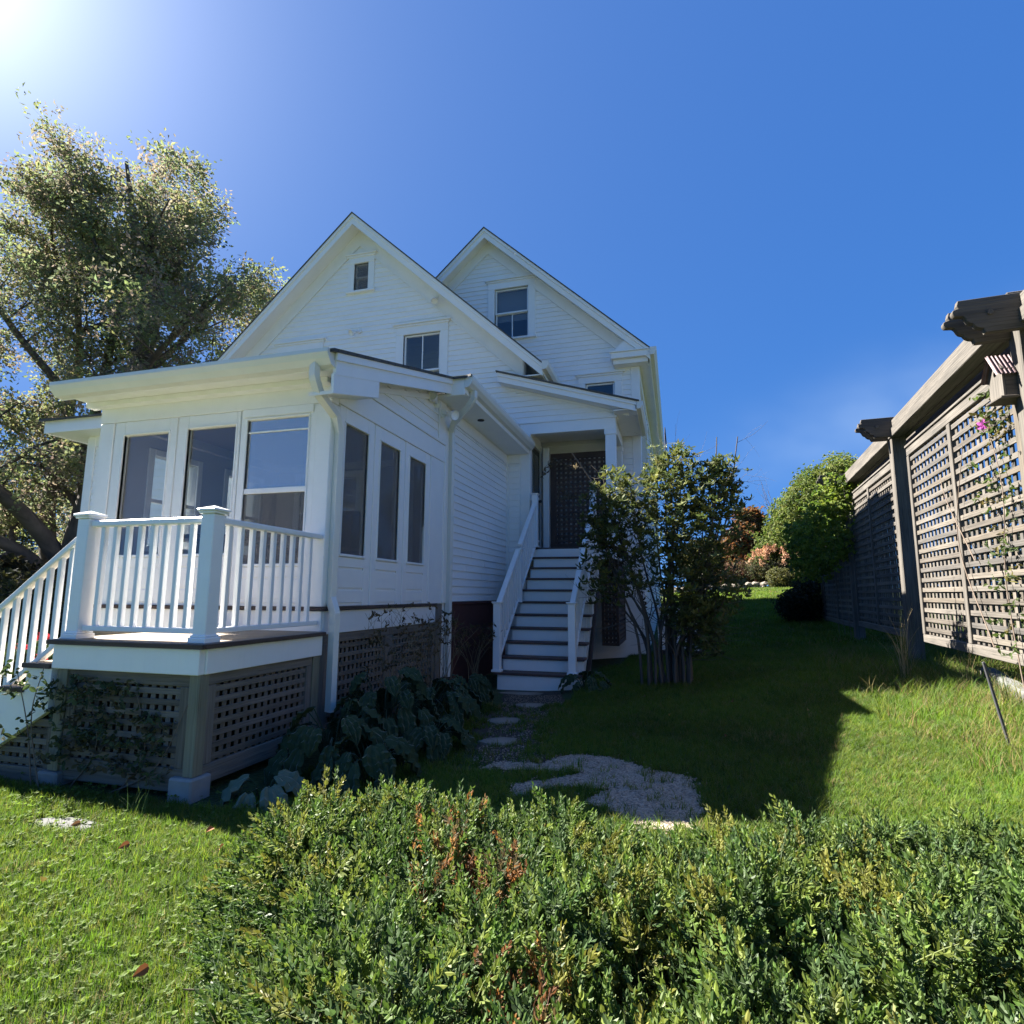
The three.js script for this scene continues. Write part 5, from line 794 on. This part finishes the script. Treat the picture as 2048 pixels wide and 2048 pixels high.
{ // dry flower stalks
  const spots = [[-2.62, -5.1], [-2.6, -5.8], [-2.66, -6.5], [-2.7, -7.6]];
  spots.forEach(([x, z], i) => {
    const y = groundY(x, z), T = thing('dry_flower_stalks', ['tangle of dry brown stalks before the sunroom lattice', 'dry flower stalks below the third sunroom side window', 'dry stalks around the kitchen downspout', 'tall dry stalks against the red foundation'][i], 'plant', V(x, y, z)), st = [], pods = [];
    for (let k = 0; k < 15; k++) { const a = R(0, 6.28), h = R(0.6, 1.15) * (i === 3 ? 0.7 : 1), e = V(x + R(0.1, 0.5) * Math.cos(a), y + h, z + R(0.1, 0.5) * Math.sin(a)), m = V(x + 0.1 * Math.cos(a), y + h * 0.6, z + 0.1 * Math.sin(a)); st.push(tube([V(x + R(-0.1, 0.1), y - 0.05, z + R(-0.1, 0.1)), m, e], 0.004, 8, 4, 0.0015)); for (let q = 0; q < 3; q++) { const b = m.clone().lerp(e, R(0.2, 0.9)), c = b.clone().add(V(R(-0.15, 0.15), R(0.05, 0.2), R(-0.15, 0.15))); st.push(tube([b, b.clone().lerp(c, 0.5).add(V(0, 0.02, 0)), c], 0.002, 3, 3, 0.001)); pods.push([mat4(c, aim(randDir()), R(0.6, 1.2)), jit([0.16, 0.12, 0.06])]); } }
    obj('stem', join(st), M.dryStalk, T); copies('seed_heads', smallLeaf, M.leaf, pods, T);
  });
}
// ---------------------------------------------------------------- gravel path, stepping stones, outdoor unit
const PATH = [[-1.42, -4.12], [-1.25, -4.22], [-0.98, -4.16], [-0.86, -4.36], [-0.66, -4.42], [-0.42, -4.26], [-0.2, -4.08], [0.02, -3.94], [0.08, -3.80], [0.11, -3.5], [0.06, -3.15], [-0.14, -3.05], [-0.34, -3.2], [-0.55, -3.5], [-0.42, -3.7], [-0.78, -3.66], [-1.0, -3.5], [-1.06, -3.72], [-0.8, -3.86], [-0.62, -3.98], [-0.9, -4.02], [-1.2, -4.04]];
function inside(x, z, P) { let c = false; for (let i = 0, j = P.length - 1; i < P.length; j = i++) if ((P[i][1] > z) !== (P[j][1] > z) && x < (P[j][0] - P[i][0]) * (z - P[i][1]) / (P[j][1] - P[i][1]) + P[i][0]) c = !c; return c; }
const onPath = (x, z) => inside(x + 0.10 * fbm(x * 5, z * 5, 3, 3), z + 0.10 * fbm(x * 5, z * 5, 9, 3), PATH);
{
  const pos = [], uv = [], st = 0.025, at = (x, z) => { pos.push(x, groundY(x, z) + 0.010, z); uv.push(x, z); };
  for (let x = -1.6; x < 1.4; x += st) for (let z = -4.6; z < -2.2; z += st) if (onPath(x + st / 2, z + st / 2)) for (const [a, b] of [[0, 0], [0, 1], [1, 1], [0, 0], [1, 1], [1, 0]]) at(x + a * st, z + b * st);
  const g = new THREE.BufferGeometry(); g.setAttribute('position', new THREE.Float32BufferAttribute(pos, 3)); g.setAttribute('uv', new THREE.Float32BufferAttribute(uv, 2)); g.computeVertexNormals();
  const m = shadows(new THREE.Mesh(g, M.gravel)); m.name = 'gravel_path'; scene.add(struct(m));
  { // worn earth between the stairs and the gravel
    const P = [], U = [], W = 0.5; for (let i = 0; i < 40; i++) for (let j = 0; j < 14; j++) for (const [a, b] of [[0, 0], [0, 1], [1, 1], [0, 0], [1, 1], [1, 0]]) { const t = (i + a) / 40, q = (j + b) / 7 - 1, cx = -1.82 + 0.75 * t * t + 0.12 * Math.sin(t * 7), w = (0.40 + 0.14 * fbm(t * 5, q, 3, 2)) * (1 - 0.25 * t), x = cx + q * w + 0.05 * fbm(t * 9, q * 2, 1, 2), z = -7.55 + 3.5 * t; P.push(x, groundY(x, z) + 0.005, z); U.push(x, z); }
    const g2 = new THREE.BufferGeometry(); g2.setAttribute('position', new THREE.Float32BufferAttribute(P, 3)); g2.setAttribute('uv', new THREE.Float32BufferAttribute(U, 2)); g2.computeVertexNormals(); const e = shadows(new THREE.Mesh(g2, M.soil)); e.name = 'earth_path'; scene.add(struct(e));
  }
  const pts = []; for (let i = 0; i < 14; i++) { const d = randDir(); pts.push(V(d.x, d.y * 0.6, d.z)); } const pg = new ConvexGeometry(pts), list = [];
  for (let i = 0; i < 26000; i++) { const x = R(-1.7, 1.4), z = R(-4.7, -2.3); const far = onPath(x, z) ? 1 : (onPath(x + R(-0.12, 0.12), z + R(-0.12, 0.12)) ? 0.35 : (inside(x, z, [[-2.0, -7.4], [-1.3, -7.4], [-0.9, -4.3], [-1.5, -4.2]]) ? 0.1 : 0)); if (rnd() > far) continue; const k = R(0.15, 1); list.push([mat4(V(x, groundY(x, z) + 0.010, z), euler(0, R(0, 6.28), R(-0.3, 0.3)), R(0.004, 0.010)), lin(0.15 + 0.29 * k, 0.118 + 0.235 * k, 0.09 + 0.18 * k)]); }
  for (let i = 0; i < 2600; i++) { const t = R(0, 1), x = -1.75 + t * 0.6 + R(-0.35, 0.35), z = -7.2 + t * 3.0; const k = R(0.1, 0.8); list.push([mat4(V(x, groundY(x, z) + 0.006, z), euler(0, R(0, 6.28), R(-0.3, 0.3)), R(0.004, 0.009)), lin(0.14 + 0.22 * k, 0.11 + 0.18 * k, 0.085 + 0.14 * k)]); }
  tag(copies('gravel', pg, M.pebble, list), 'loose pale gravel scattered over the garden path', 'gravel');
}
function flatStone(label, x, z, rx, rz, group, mat = M.stone) {
  const pts = []; const n = 14; for (let i = 0; i < n; i++) { const a = i / n * 6.283, k = R(0.85, 1.08); pts.push(V(rx * k * Math.cos(a), 0.012, rz * k * Math.sin(a)), V(rx * 1.03 * k * Math.cos(a), -0.05, rz * 1.03 * k * Math.sin(a)), V(rx * 0.8 * k * Math.cos(a), 0.02, rz * 0.8 * k * Math.sin(a))); }
  const y = groundY(x, z), m = obj('stepping_stone', grain(new ConvexGeometry(pts), 0), mat); m.position.set(x, y - (mat === M.slab ? 0.012 : 0.006), z); tag(m, label, 'stone', group);
}
const STONES = [[-1.6, -6.55, 0.22, 0.15], [-1.66, -5.7, 0.20, 0.15], [-1.42, -4.85, 0.24, 0.13], [-1.86, -7.35, 0.40, 0.12], [-3.3, -2.6, 0.26, 0.09]];
flatStone('flat stepping stone next to the foot of the porch stairs, second nearest to them', ...STONES[0]);
flatStone('middle stepping stone of the path to the porch stairs', ...STONES[1]);
flatStone('stepping stone nearest to the gravel patch', ...STONES[2]);
flatStone('long stone slab lying right under the bottom porch stair', ...STONES[3]);
flatStone('pale stone slab sunk in the sunlit lawn before the deck', ...STONES[4], undefined, M.slab);
{ // outdoor unit half hidden behind the shrub
  const x = 0.0, z = -11.4, y = groundY(0, -11.4), T = thing('outdoor_unit', 'white louvred outdoor heat pump behind the shrub stems', 'heat pump', V(x, y, z));
  obj('casing', [box(x - 0.36, x + 0.36, y + 0.12, y + 0.16, z - 0.16, z + 0.16), box(x - 0.36, x + 0.36, y + 0.84, y + 0.9, z - 0.17, z + 0.17, 0.012), box(x - 0.36, x - 0.33, y + 0.161, y + 0.839, z - 0.16, z + 0.16), box(x + 0.33, x + 0.36, y + 0.161, y + 0.839, z - 0.16, z + 0.16), box(x - 0.33, x + 0.33, y + 0.161, y + 0.839, z - 0.16, z - 0.13), box(x - 0.02, x + 0.02, y + 0.161, y + 0.839, z + 0.12, z + 0.16)], M.vinyl, T);
  for (let i = 0; i < 14; i++) obj('louvre', bar(V(x - 0.329, y + 0.19 + i * 0.047, z + 0.135), V(x + 0.329, y + 0.19 + i * 0.047, z + 0.135), 0.035, 0.006, 0.001, V(0, 1, 0.9).normalize()), M.vinyl, T);
  obj('base', box(x - 0.42, x + 0.42, y - 0.05, y + 0.118, z - 0.22, z + 0.22, 0.01), M.dark, T);
}
// retaining board and stones under the near fence
{ const m = obj('stone_kerb', Array.from({ length: 1 }, () => bar(V(2.74, groundY(2.74, -5.6) + 0.05, -5.6), V(3.22, groundY(3.22, -7.6) + 0.05, -7.6), 0.14, 0.16, 0.02)), M.slab); tag(m, 'grey stone kerb under the near fence panel', 'kerb'); }

// ---------------------------------------------------------------- the clipped hedge in front
{
  const T = thing('boxwood_hedge', 'low glossy boxwood hedge across the foreground with a few brown patches', 'hedge', V(0.2, groundY(0.2, -1.8), -1.8));
  const zBack = (x) => (x < -0.9 ? -2.5 + (x + 0.9) * -0.5 * (x < -1.35 ? 1.0 : 0.6) : -2.50 - 0.10 * Math.min(2, x + 0.9)) + 0.06 * Math.sin(x * 5);
  const topY = (x, z) => { const e = smooth(-1.62, -1.25, x - Math.max(0, z + 1.8) * 1.0 + 0.07 * Math.sin(z * 9)) * smooth(0, 0.32, z - zBack(x)); return 0.25 + (0.545 + 0.03 * Math.min(1.5, Math.max(0, x)) + 0.17 * fbm(x * 1.8, z * 1.8, 5, 2) - 0.10 * Math.exp(-((x + 0.05) ** 2) / 0.12) * smooth(-1.7, -2.4, z) + 0.22 * (Math.abs(fbm(x * 3.4, z * 3.4, 8, 2)) - 0.12) + 0.12 * fbm(x * 8, z * 8, 2, 2)) * Math.pow(e, 0.42) * (x < -1.4 ? 1 : 1); };
  const leaves = (n, h, L, W) => { const out = []; out.push(tube([V(0, -0.03, 0), V(R(-0.01, 0.01), h * 0.5, R(-0.01, 0.01)), V(R(-0.012, 0.012), h, R(-0.012, 0.012))], 0.0014, 3, 3, 0.0008)); for (let i = 0; i < n; i++) { const t = i / (n - 1), a = (i % 2) * Math.PI + Math.floor(i / 2) * 1.45 + R(-0.3, 0.3); out.push(leafGeo(L * R(0.8, 1.15) * (1 - 0.35 * t), W * R(0.85, 1.1) * (1 - 0.3 * t), 0.22, R(-0.1, 0.3), 0.002).applyMatrix4(mat4(V(0, h * t, 0), euler(R(0.6, 1.35) * (1 - 0.45 * t), a, 0), 1))); } return join(out); };
  const sprigs = [leaves(16, 0.070, 0.022, 0.0120), leaves(18, 0.078, 0.021, 0.0118), leaves(14, 0.052, 0.023, 0.0135)];
  const lists = [[], [], []], dead = [[], []];
  const tones = [[0.098, 0.172, 0.026], [0.070, 0.134, 0.028], [0.135, 0.215, 0.032], [0.085, 0.145, 0.042], [0.20, 0.26, 0.042]];
  const patch = (x, z) => Math.max(Math.exp(-((x + 0.62) ** 2 + (z + 1.72) ** 2) / 0.018), 0.8 * Math.exp(-((x + 0.33) ** 2 + (z + 1.22) ** 2) / 0.008), 0.6 * Math.exp(-((x + 0.75) ** 2 + (z + 1.95) ** 2) / 0.02));
  let n = 0;
  while (n < 25000) {
    const x = R(-1.75, 2.6), z = R(-2.75, -0.75); if (z < zBack(x) - 0.02) continue; if (x > 0.4 + (-z) * 1.15) continue;
    const top = topY(x, z), d = Math.pow(rnd(), 1.6) * 0.24, y = top - d - 0.03, g = groundY(x, z); if (x - Math.max(0, z + 1.8) * 1.0 < -1.55 + 0.05 * Math.sin(z * 11) || y < g + 0.02) continue;
    const e = 0.03, nx = (topY(x - e, z) - topY(x + e, z)) / (2 * e), nz = (topY(x, z - e) - topY(x, z + e)) / (2 * e);
    const dir = V(nx * 0.6 + R(-0.5, 0.5), 1, nz * 0.6 + R(-0.5, 0.5)), v = fbm(x * 2.7 + 3, z * 2.7, 4.4, 2);
    let c = jit(pick(tones), 0.22); if (v > 0.2 && rnd() < 0.4) c = jit([0.21, 0.22, 0.035], 0.2);
    const P = patch(x, z), q = mat4(V(x, y, z), aim(dir).multiply(spin(R(0, 6.28))), R(0.65, 1.3));
    if (rnd() < P * 0.65) dead[n % 2].push([q, jit(pick([[0.34, 0.15, 0.04], [0.24, 0.11, 0.045], [0.38, 0.20, 0.06], [0.16, 0.12, 0.05]]))]); else lists[Math.floor(R(0, 3))].push([q, c]);
    n++;
  }
  // sides of the hedge: sprigs pointing outwards, down to the ground
  for (let i = 0; i < 7500; i++) {
    const back = i % 3 > 0; let x, z, o; if (back) { x = R(-1.5, 2.4); z = zBack(x) + R(0, 0.12); o = V(R(-0.4, 0.4), R(0.1, 0.9), -1); } else { z = R(-2.35, -0.9); x = -1.47 + Math.max(0, z + 1.8) * 1.0 + R(-0.10, 0.10) + 0.05 * Math.sin(z * 11); o = V(-1, R(0.1, 0.9), R(-0.4, 0.4)); }
    const g = groundY(x, z), cap = topY(x, back ? zBack(x) + 0.14 : z) - 0.09; const y = R(g + 0.02, Math.max(g + 0.06, back ? cap : Math.max(cap, 0.55))); lists[i % 3].push([mat4(V(x, y, z), aim(o).multiply(spin(R(0, 6.28))), R(0.8, 1.2)), jit(pick(tones), 0.22)]);
  }
  lists.forEach((l, i) => copies('foliage', sprigs[i], M.leafGloss, l, T)); dead.forEach((l, i) => copies('dead_foliage', sprigs[i], M.leaf, l, T, 'brown dead twigs in the hedge'));
  const st = []; for (let i = 0; i < 420; i++) { const x = R(-1.45, 2.2), z = R(zBack(x) + 0.12, -0.85); if (x > 0.4 - z * 1.15) continue; const g = groundY(x, z), t = Math.max(g + 0.1, topY(x, z) - 0.06); st.push(tube([V(x, g - 0.02, z), V(x + R(-0.05, 0.05), (g + t) / 2, z + R(-0.05, 0.05)), V(x + R(-0.1, 0.1), t, z + R(-0.1, 0.1))], 0.006, 4, 4, 0.002)); }
  obj('stem', join(st), std({ color: lin(0.07, 0.055, 0.04), roughness: 0.95 }), T);
}
// ---------------------------------------------------------------- grass
{
  const blade = (h, w, bend, a) => { const P = [], dx = Math.cos(a), dz = Math.sin(a), pt = (t, s) => [s * w * (1 - t * 0.75) * -dz + bend * t * t * h * dx, h * t * (1 - 0.25 * bend * t), s * w * (1 - t * 0.75) * dx + bend * t * t * h * dz]; const a0 = pt(0, -1), b0 = pt(0, 1), a1 = pt(0.55, -1), b1 = pt(0.55, 1), c = [bend * h * dx, h * (1 - 0.25 * bend), bend * h * dz]; for (const v of [a0, b0, b1, a0, b1, a1, a1, b1, c]) P.push(...v); const g = new THREE.BufferGeometry(); g.setAttribute('position', new THREE.Float32BufferAttribute(P, 3)); g.computeVertexNormals(); return g; };
  const tuft = (n, h, w, r) => { const out = []; for (let i = 0; i < n; i++) out.push(blade(h * R(0.6, 1.2), w * R(0.7, 1.3), R(0.15, 1.1), R(0, 6.28)).translate(R(-r, r), 0, R(-r, r))); return join(out); };
  const tones = [[0.135, 0.24, 0.018], [0.17, 0.265, 0.022], [0.10, 0.195, 0.020], [0.21, 0.26, 0.032]], straw = [0.32, 0.27, 0.10];
  const blocked = (x, z) => (x < -2.55 && z < -3.0 && x > -5.3 && z > -7.2) || (x < -2.6 && z < -4.2 && x > -9.8) || (x < -0.9 && z < -9.9) || (x > -2.45 && x < -1.2 && z < -7.45 && z > -10) || STONES.some((s) => ((x - s[0]) / s[2]) ** 2 + ((z - s[1]) / s[3]) ** 2 < 0.75);
  const worn = (x, z) => (x < -0.9 && x > -2.5 && z < -4 && z > -7.6 ? 0.12 + 0.88 * smooth(0.12, 0.6, Math.abs(x + 1.65 - 0.15 * (z + 6)) + 0.25 * fbm(x * 3, z * 3, 2, 2)) : 1);
  const lists = [[], [], [], []];
  const sow = (n, x0, x1, z0, z1, kind, smin, smax, test) => { for (let i = 0; i < n; i++) { const x = R(x0, x1), z = R(z0, z1); if (blocked(x, z) || (test && !test(x, z))) continue; if (onPath(x, z) && rnd() > 0.05) continue; if (rnd() > worn(x, z)) continue; const d = fbm(x * 1.1, z * 1.1, 6, 3), k = 1 + 0.5 * fbm(x * 0.7, z * 0.7, 3, 2); const c = rnd() < (kind === 3 ? 0.24 : 0.03) + Math.max(0, d - 0.1) * 0.35 ? jit(straw) : jit(pick(tones), 0.2).multiplyScalar(k); lists[kind].push([mat4(V(x, groundY(x, z) - 0.004, z), euler(R(-0.15, 0.15), R(0, 6.28), R(-0.15, 0.15)), V(1, R(0.8, 1.25), 1).multiplyScalar(R(smin, smax))), c]); } };
  sow(26000, -5.2, -1.3, -3.6, -0.9, 0, 0.75, 1.2);
  sow(30000, -2.6, 3.2, -6.5, -2.3, 1, 0.8, 1.25);
  sow(20000, -1.2, 3.3, -12, -6.5, 1, 1.0, 1.6);
  sow(22000, -0.4, 6.5, -31, -12, 2, 1.2, 2.4);
  sow(6000, -16, -4.8, -14, -2.0, 2, 1.4, 2.8);
  sow(13000, 1.6, 5.5, -11, -2.0, 3, 0.6, 1.3, (x, z) => { const s = -(z - FP.z), e = x - (FP.x + 0.088 * s); return e > -1.5 && rnd() < smooth(-1.5, -0.3, e + 0.4 * fbm(x, z, 2, 2)) * 0.55; });
  const gs = [tuft(12, 0.052, 0.0019, 0.022), tuft(12, 0.055, 0.0026, 0.035), tuft(12, 0.06, 0.006, 0.08), tuft(10, 0.17, 0.0032, 0.05)];
  lists.forEach((l, i) => tag(copies(i === 3 ? 'rough_grass' : 'lawn_grass', gs[i], M.grass, l), ['short sunlit lawn grass left of the hedge', 'lawn grass between the house, the path and the fence', 'grass of the far lawns beyond the house', 'long rough grass along the foot of the fence'][i], 'grass'));
  // clover in the sunlit corner
  const cl = join([0, 1, 2].map((i) => leafGeo(0.016, 0.014, 0.15, 0.1, 0.001).applyMatrix4(mat4(V(0, 0.045, 0), euler(1.25, i * 2.09, 0), 1))).concat([tube([V(0, 0, 0), V(0.002, 0.02, 0), V(0, 0.045, 0)], 0.0008, 2, 3, 0.0006)])), cc = [];
  for (let i = 0; i < 3600; i++) { const x = R(-5, -1.5), z = R(-3.3, -1.0); if (fbm(x * 1.3 + 2, z * 1.3, 7, 3) < -0.05 && rnd() < 0.75) continue; cc.push([mat4(V(x, groundY(x, z) - 0.005, z), euler(R(-0.4, 0.4), R(0, 6.28), R(-0.4, 0.4)), R(0.7, 1.25)), jit([0.17, 0.26, 0.035])]); }
  tag(copies('clover', cl, M.clover, cc), 'clover leaves spread through the sunlit lawn', 'clover');
  // fallen leaves, one by one
  const fl = leafGeo(0.05, 0.035, 0.25, 0.4), fm = phy({ color: lin(0.26, 0.10, 0.04), roughness: 0.9, transmission: 0.2, thickness: 0, ior: 1.3 });
  [[-2.62, -2.4, 'curled orange leaf lying near the pale slab in the lawn'], [-1.75, -1.72, 'orange leaf on the lawn beside the hedge end'], [2.35, -6.2, 'orange leaf in the sunlit grass by the fence']].forEach(([x, z, label]) => { const m = obj('fallen_leaf', fl.clone(), fm); m.position.set(x, groundY(x, z) + 0.055, z); m.rotation.set(1.3, R(0, 6), 0.2); tag(m, label, 'leaf'); });
  const fl2 = [fm, phy({ color: lin(0.30, 0.22, 0.06), roughness: 0.9, transmission: 0.2, thickness: 0, ior: 1.3 }), phy({ color: lin(0.20, 0.10, 0.05), roughness: 0.9, transmission: 0.2, thickness: 0, ior: 1.3 })];
  [['rust', 0], ['yellow', 1], ['brown', 2]].forEach(([tone, c]) => { for (let i = 0; i < 4; i++) { const a = i < 2, x = a ? R(-4.0, -1.9) : R(-0.8, 1.2), z = a ? R(-2.9, -2.0) : R(-7, -4.8); if (blocked(x, z) || onPath(x, z)) continue; const m = obj('fallen_leaf', fl.clone(), fl2[c]); m.position.set(x, groundY(x, z) + 0.05, z); m.scale.setScalar(R(0.6, 1)); m.rotation.set(R(1.1, 1.6), R(0, 6), R(-0.3, 0.3)); const w = a ? 'sunlit lawn left of the hedge' : 'shaded lawn between stairs and fence'; tag(m, 'small ' + tone + ' leaf lying loose on the ' + w, 'leaf', tone + ' leaves on the ' + w); } });
  // long blades: at the foot of the fence post, in the hedge, by the path
  const clump = (label, x, z, n, h, w, tone, straws) => { const y = groundY(x, z), T = thing('grass_clump', label, 'grass', V(x, y, z)), a = [], b = []; for (let i = 0; i < n; i++) { const an = R(0, 6.28), L = h * R(0.5, 1.1), r = R(0.1, 0.45) * L, w0 = w * R(0.7, 1.2), P = [], q = []; for (let k = 0; k <= 5; k++) { const t = k / 5; q.push(V(x + R(-0.001, 0.001) + (0.06 * Math.sin(i * 7) + r * t * t) * Math.cos(an), y - 0.02 + L * (t - 0.32 * t * t * (r / L) * 2), z + (0.06 * Math.cos(i * 5) + r * t * t) * Math.sin(an))); } for (let k = 0; k < 5; k++) { const s0 = w0 * (1 - k / 5.2), s1 = w0 * (1 - (k + 1) / 5.2), ox = -Math.sin(an), oz = Math.cos(an); const A = q[k], B = q[k + 1]; for (const v of [[A, -s0], [A, s0], [B, s1], [A, -s0], [B, s1], [B, -s1]]) P.push(v[0].x + ox * v[1], v[0].y, v[0].z + oz * v[1]); } const g = new THREE.BufferGeometry(); g.setAttribute('position', new THREE.Float32BufferAttribute(P, 3)); g.computeVertexNormals(); (rnd() < straws ? b : a).push(g); }
    if (a.length) obj('blades', join(a), phy({ color: lin(...tone), roughness: 0.9, transmission: 0.4, thickness: 0, ior: 1.3 }), T); if (b.length) obj('dry_blades', join(b), phy({ color: lin(0.45, 0.35, 0.18), roughness: 0.9, transmission: 0.3, thickness: 0, ior: 1.3 }), T); };
  clump('tall clump of dry straw grass at the foot of the middle fence post', 2.42, -7.55, 70, 0.95, 0.005, [0.12, 0.15, 0.05], 0.6);
  clump('rough green clump right of the middle fence post', 2.75, -6.9, 50, 0.5, 0.004, [0.10, 0.14, 0.04], 0.35);
  clump('rough clump under the near fence panel', 2.6, -5.9, 46, 0.42, 0.004, [0.10, 0.14, 0.04], 0.4);
  clump('dry brown weed clump at the right edge near the garden stake', 2.2, -4.35, 70, 0.45, 0.003, [0.12, 0.11, 0.05], 0.75);
  clump('straggling weed clump at the right edge below the fence', 2.55, -5.1, 60, 0.55, 0.004, [0.11, 0.13, 0.05], 0.5);
  clump('long grass growing out of the hedge left side', -1.28, -1.55, 16, 0.62, 0.0035, [0.09, 0.14, 0.05], 0.1);
  clump('grass blades poking through the hedge front', -0.95, -1.25, 12, 0.62, 0.003, [0.09, 0.14, 0.05], 0.3);
  clump('few tall blades in the shade in front of the deck', -3.0, -2.78, 14, 0.3, 0.003, [0.07, 0.12, 0.03], 0.1);
}
{ // thin iron stake leaning in the rough grass
  const b = V(2.02, groundY(2.02, -4.55) - 0.05, -4.55), T = obj('garden_stake', bar(b, V(1.93, groundY(2.02, -4.55) + 0.56, -4.6), 0.016, 0.016, 0.003, V(1, 0, 0)), M.bracket); tag(T, 'thin dark stake leaning in the rough grass at the right edge', 'stake');
}
renderer.render(scene, camera);
